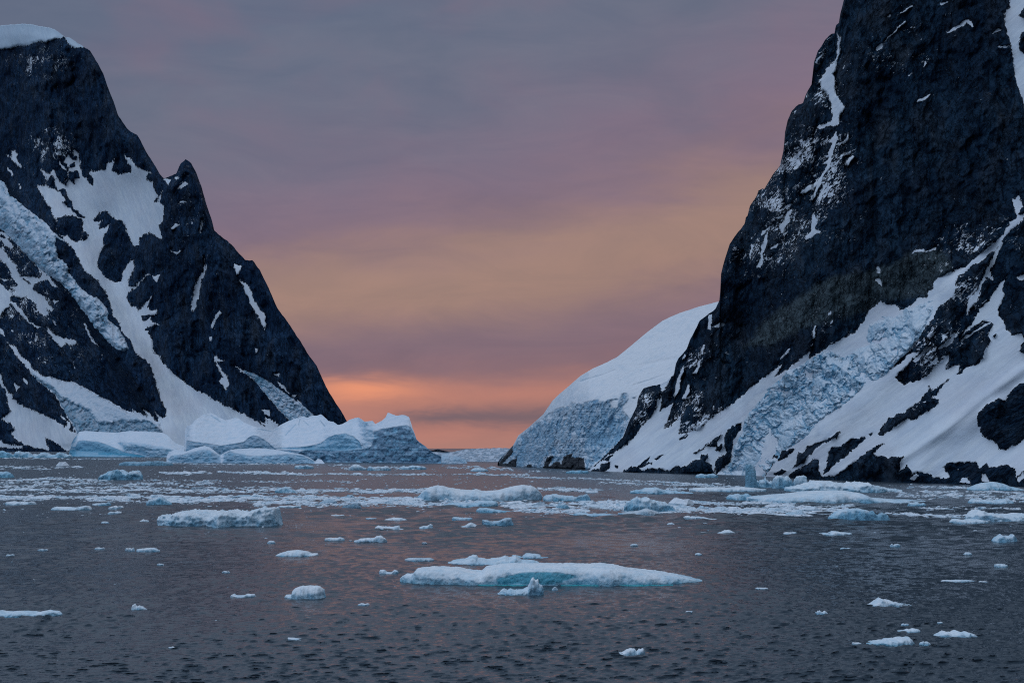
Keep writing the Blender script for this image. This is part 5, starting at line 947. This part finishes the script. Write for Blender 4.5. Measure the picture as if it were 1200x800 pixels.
# ================================================================== brash ice: thousands of fragments too many to count
def brash():
    rs = np.random.RandomState(12)
    #      y left, y right, x0, x1, thickness px, number, size px
    B = [(528.5, 529.5, -60, 60, .5, 60, 1.4), (533, 534, -60, 90, .9, 160, 1.7), (536.5, 537.5, -60, 240, .6, 120, 1.2), (543.5, 544.5, 180, 420, .5, 120, 1.4), (546, 547, -60, 100, .6, 170, 1.6), (549, 549.5, -60, 60, .5, 80, 1.4),
         (547.5, 548.5, 400, 620, 1.2, 200, 1.5), (553.5, 554, 190, 310, .9, 190, 2.0), (554.8, 556, 300, 450, .7, 240, 1.9), (555.5, 556.5, 440, 620, .6, 180, 1.5), (558, 567.5, 600, 850, .6, 300, 1.4), (551, 554, 620, 860, 1.0, 90, 1.3), (561.5, 562, -60, 130, 1.2, 230, 1.8), (563, 564, 170, 420, .8, 140, 1.3),
         (566, 567, -60, 260, 1.2, 330, 1.7), (570, 571.5, -60, 330, .8, 300, 1.7), (574.5, 574.5, -60, 520, 1.1, 760, 2.2), (577.5, 577.5, -60, 380, .6, 240, 1.6), (582.5, 584.5, -60, 330, 1.4, 1250, 2.6), (586.5, 587.5, 130, 330, 1.2, 420, 2.2), (583.5, 586, 300, 540, 1.6, 900, 2.6), (589.5, 590.5, 300, 560, 1.8, 1000, 2.7), (575.5, 574.5, 380, 500, .9, 260, 2.0),
         (572.5, 574, 630, 700, 1.2, 180, 1.9), (591, 594, 550, 760, 2.2, 950, 2.8), (597.5, 600, 600, 690, 1.6, 240, 2.5), (590, 594, 690, 800, 2.0, 560, 2.6), (596.5, 599.5, 760, 990, 2.1, 1500, 2.9), (588, 591, 790, 930, 1.0, 430, 2.1), (592.5, 595, 900, 1000, 1.1, 300, 2.0), (601.5, 603, 880, 980, 1.0, 380, 2.3),
         (602.5, 604.5, 1036, 1140, .8, 420, 2.1), (605, 607, 1130, 1240, 1.8, 420, 2.7), (580, 583, 1050, 1250, 1.8, 330, 2.0), (575.5, 578, 1080, 1250, .9, 200, 1.7), (586.5, 588.5, 1130, 1250, 1.2, 260, 2.1), (595.5, 597, 1075, 1250, 1.0, 260, 2.0), (565, 570, 700, 830, .8, 120, 1.4), (571, 573, 1060, 1140, .9, 90, 1.5), (573.5, 575, 780, 860, .7, 140, 1.7), (568.5, 570, 780, 880, .6, 110, 1.5)]
    X, Yp, S = [], [], []
    def clump(x, k): return rs.rand(len(x)) < np.clip(.55 + .75 * pn(x / 38., x * 0 + k * 3.7) + .35 * pn(x / 11., x * 0 + k * 1.7), .05, 1)
    for i, (ya, yb, xa, xb, th, n, s) in enumerate(B):
        n = int(n * 4.0); x = rs.uniform(xa, xb, n); keep = clump(x, i); x = x[keep]
        t = (x - xa) / (xb - xa); y = ya + (yb - ya) * t + 2.2 * pn(x / 60., x * 0 + i * 2.3) * min(1, th) + 1.2 * pn(x / 19., x * 0 + i * 4.3) * min(1, th) + rs.normal(size=len(x)) * th * .8
        X.append(x); Yp.append(y); S.append(s * np.exp(rs.normal(size=len(x)) * .5) * .76)
    for (ya, yb, n, s) in [(538, 562, 1500, 1.0), (560, 606, 5200, 1.2), (600, 625, 300, 1.1), (610, 690, 110, 1.0), (660, 790, 22, 1.1)]:
        x = rs.uniform(-70, 1270, n); y = rs.uniform(ya, yb, n); k = clump(x + y * 3, int(ya)); x = x[k]; y = y[k]
        X.append(x); Yp.append(y); S.append(s * np.exp(rs.normal(size=len(x)) * .45) * .7)
    X = np.concatenate(X); Yp = np.concatenate(Yp); S = np.concatenate(S)
    # keep clear of the shores
    shore_l = np.interp(X, [-60, 80, 90, 200, 380, 400, 520, 560, 583, 690, 800, 870, 960, 1040, 1200, 1280], [531, 533, 537, 537, 545, 544, 545, 544, 547.5, 553, 557, 558.5, 563.5, 566.5, 572, 575])
    k = Yp > shore_l; X, Yp, S = X[k], Yp[k], S[k]
    D = shore(Yp); px = D / F; w = S * px
    cx = (X - 600) / F * D * 1.0; n = len(X)
    K = 7; ang = np.arange(K) / K * 2 * math.pi
    a = ang[None] + rs.uniform(0, 6, (n, 1)); rr = w[:, None] * (.55 + .35 * rs.rand(n, K)) * np.exp(rs.normal(size=(n, 1)) * .2)
    asp = rs.uniform(.7, 1.7, (n, 1))
    hgt = (w * rs.uniform(.12, .4, n) * np.where(rs.rand(n) < .12, 1.7, 1))[:, None]
    ring = lambda s, z, jig: np.stack([cx[:, None] + np.cos(a) * rr * s * asp + jig * w[:, None] * rs.normal(size=(n, K)) * .08, D[:, None] + np.sin(a) * rr * s + jig * w[:, None] * rs.normal(size=(n, K)) * .08, z + np.zeros((n, K))], -1)
    r0 = ring(1.0, -.25, 0); r1 = ring(1.02, hgt * .35 * rs.uniform(.5, 1.3, (n, K)), 1); r2 = ring(.6, hgt * rs.uniform(.65, 1.15, (n, K)), 1)
    tp = np.stack([cx, D, hgt[:, 0] * rs.uniform(.8, 1.15, n)], -1)[:, None]
    V = np.concatenate([r0, r1, r2, tp], 1)          # n, 3K+1, 3
    tri = []
    for q in range(K):
        p = (q + 1) % K
        tri += [(q, p, K + p), (q, K + p, K + q), (K + q, K + p, 2 * K + p), (K + q, 2 * K + p, 2 * K + q), (2 * K + q, 2 * K + p, 3 * K)]
    tri = np.array(tri)
    Fq = (tri[None] + (np.arange(n) * (3 * K + 1))[:, None, None]).reshape(-1, 3)
    bl = np.repeat(np.clip(rs.normal(.16, .22, n), 0, .9), 3 * K + 1); dr = np.repeat(np.where(rs.rand(n) < .06, .7, 0.), 3 * K + 1)
    o = mesh_from('brash_ice', V.reshape(-1, 3), Fq, dict(blue=bl, turq=0 * bl, dirt=dr), ice_mat('brash fragments', .5, white=(.86, .90, .94), blue=(.36, .60, .74)), False)
    tag(o, 'bands of countless small white and bluish ice fragments drifting across the channel', 'brash ice', None, 'stuff')

big_bergs(); floes(); brash()
for o in ALL: del o['px']
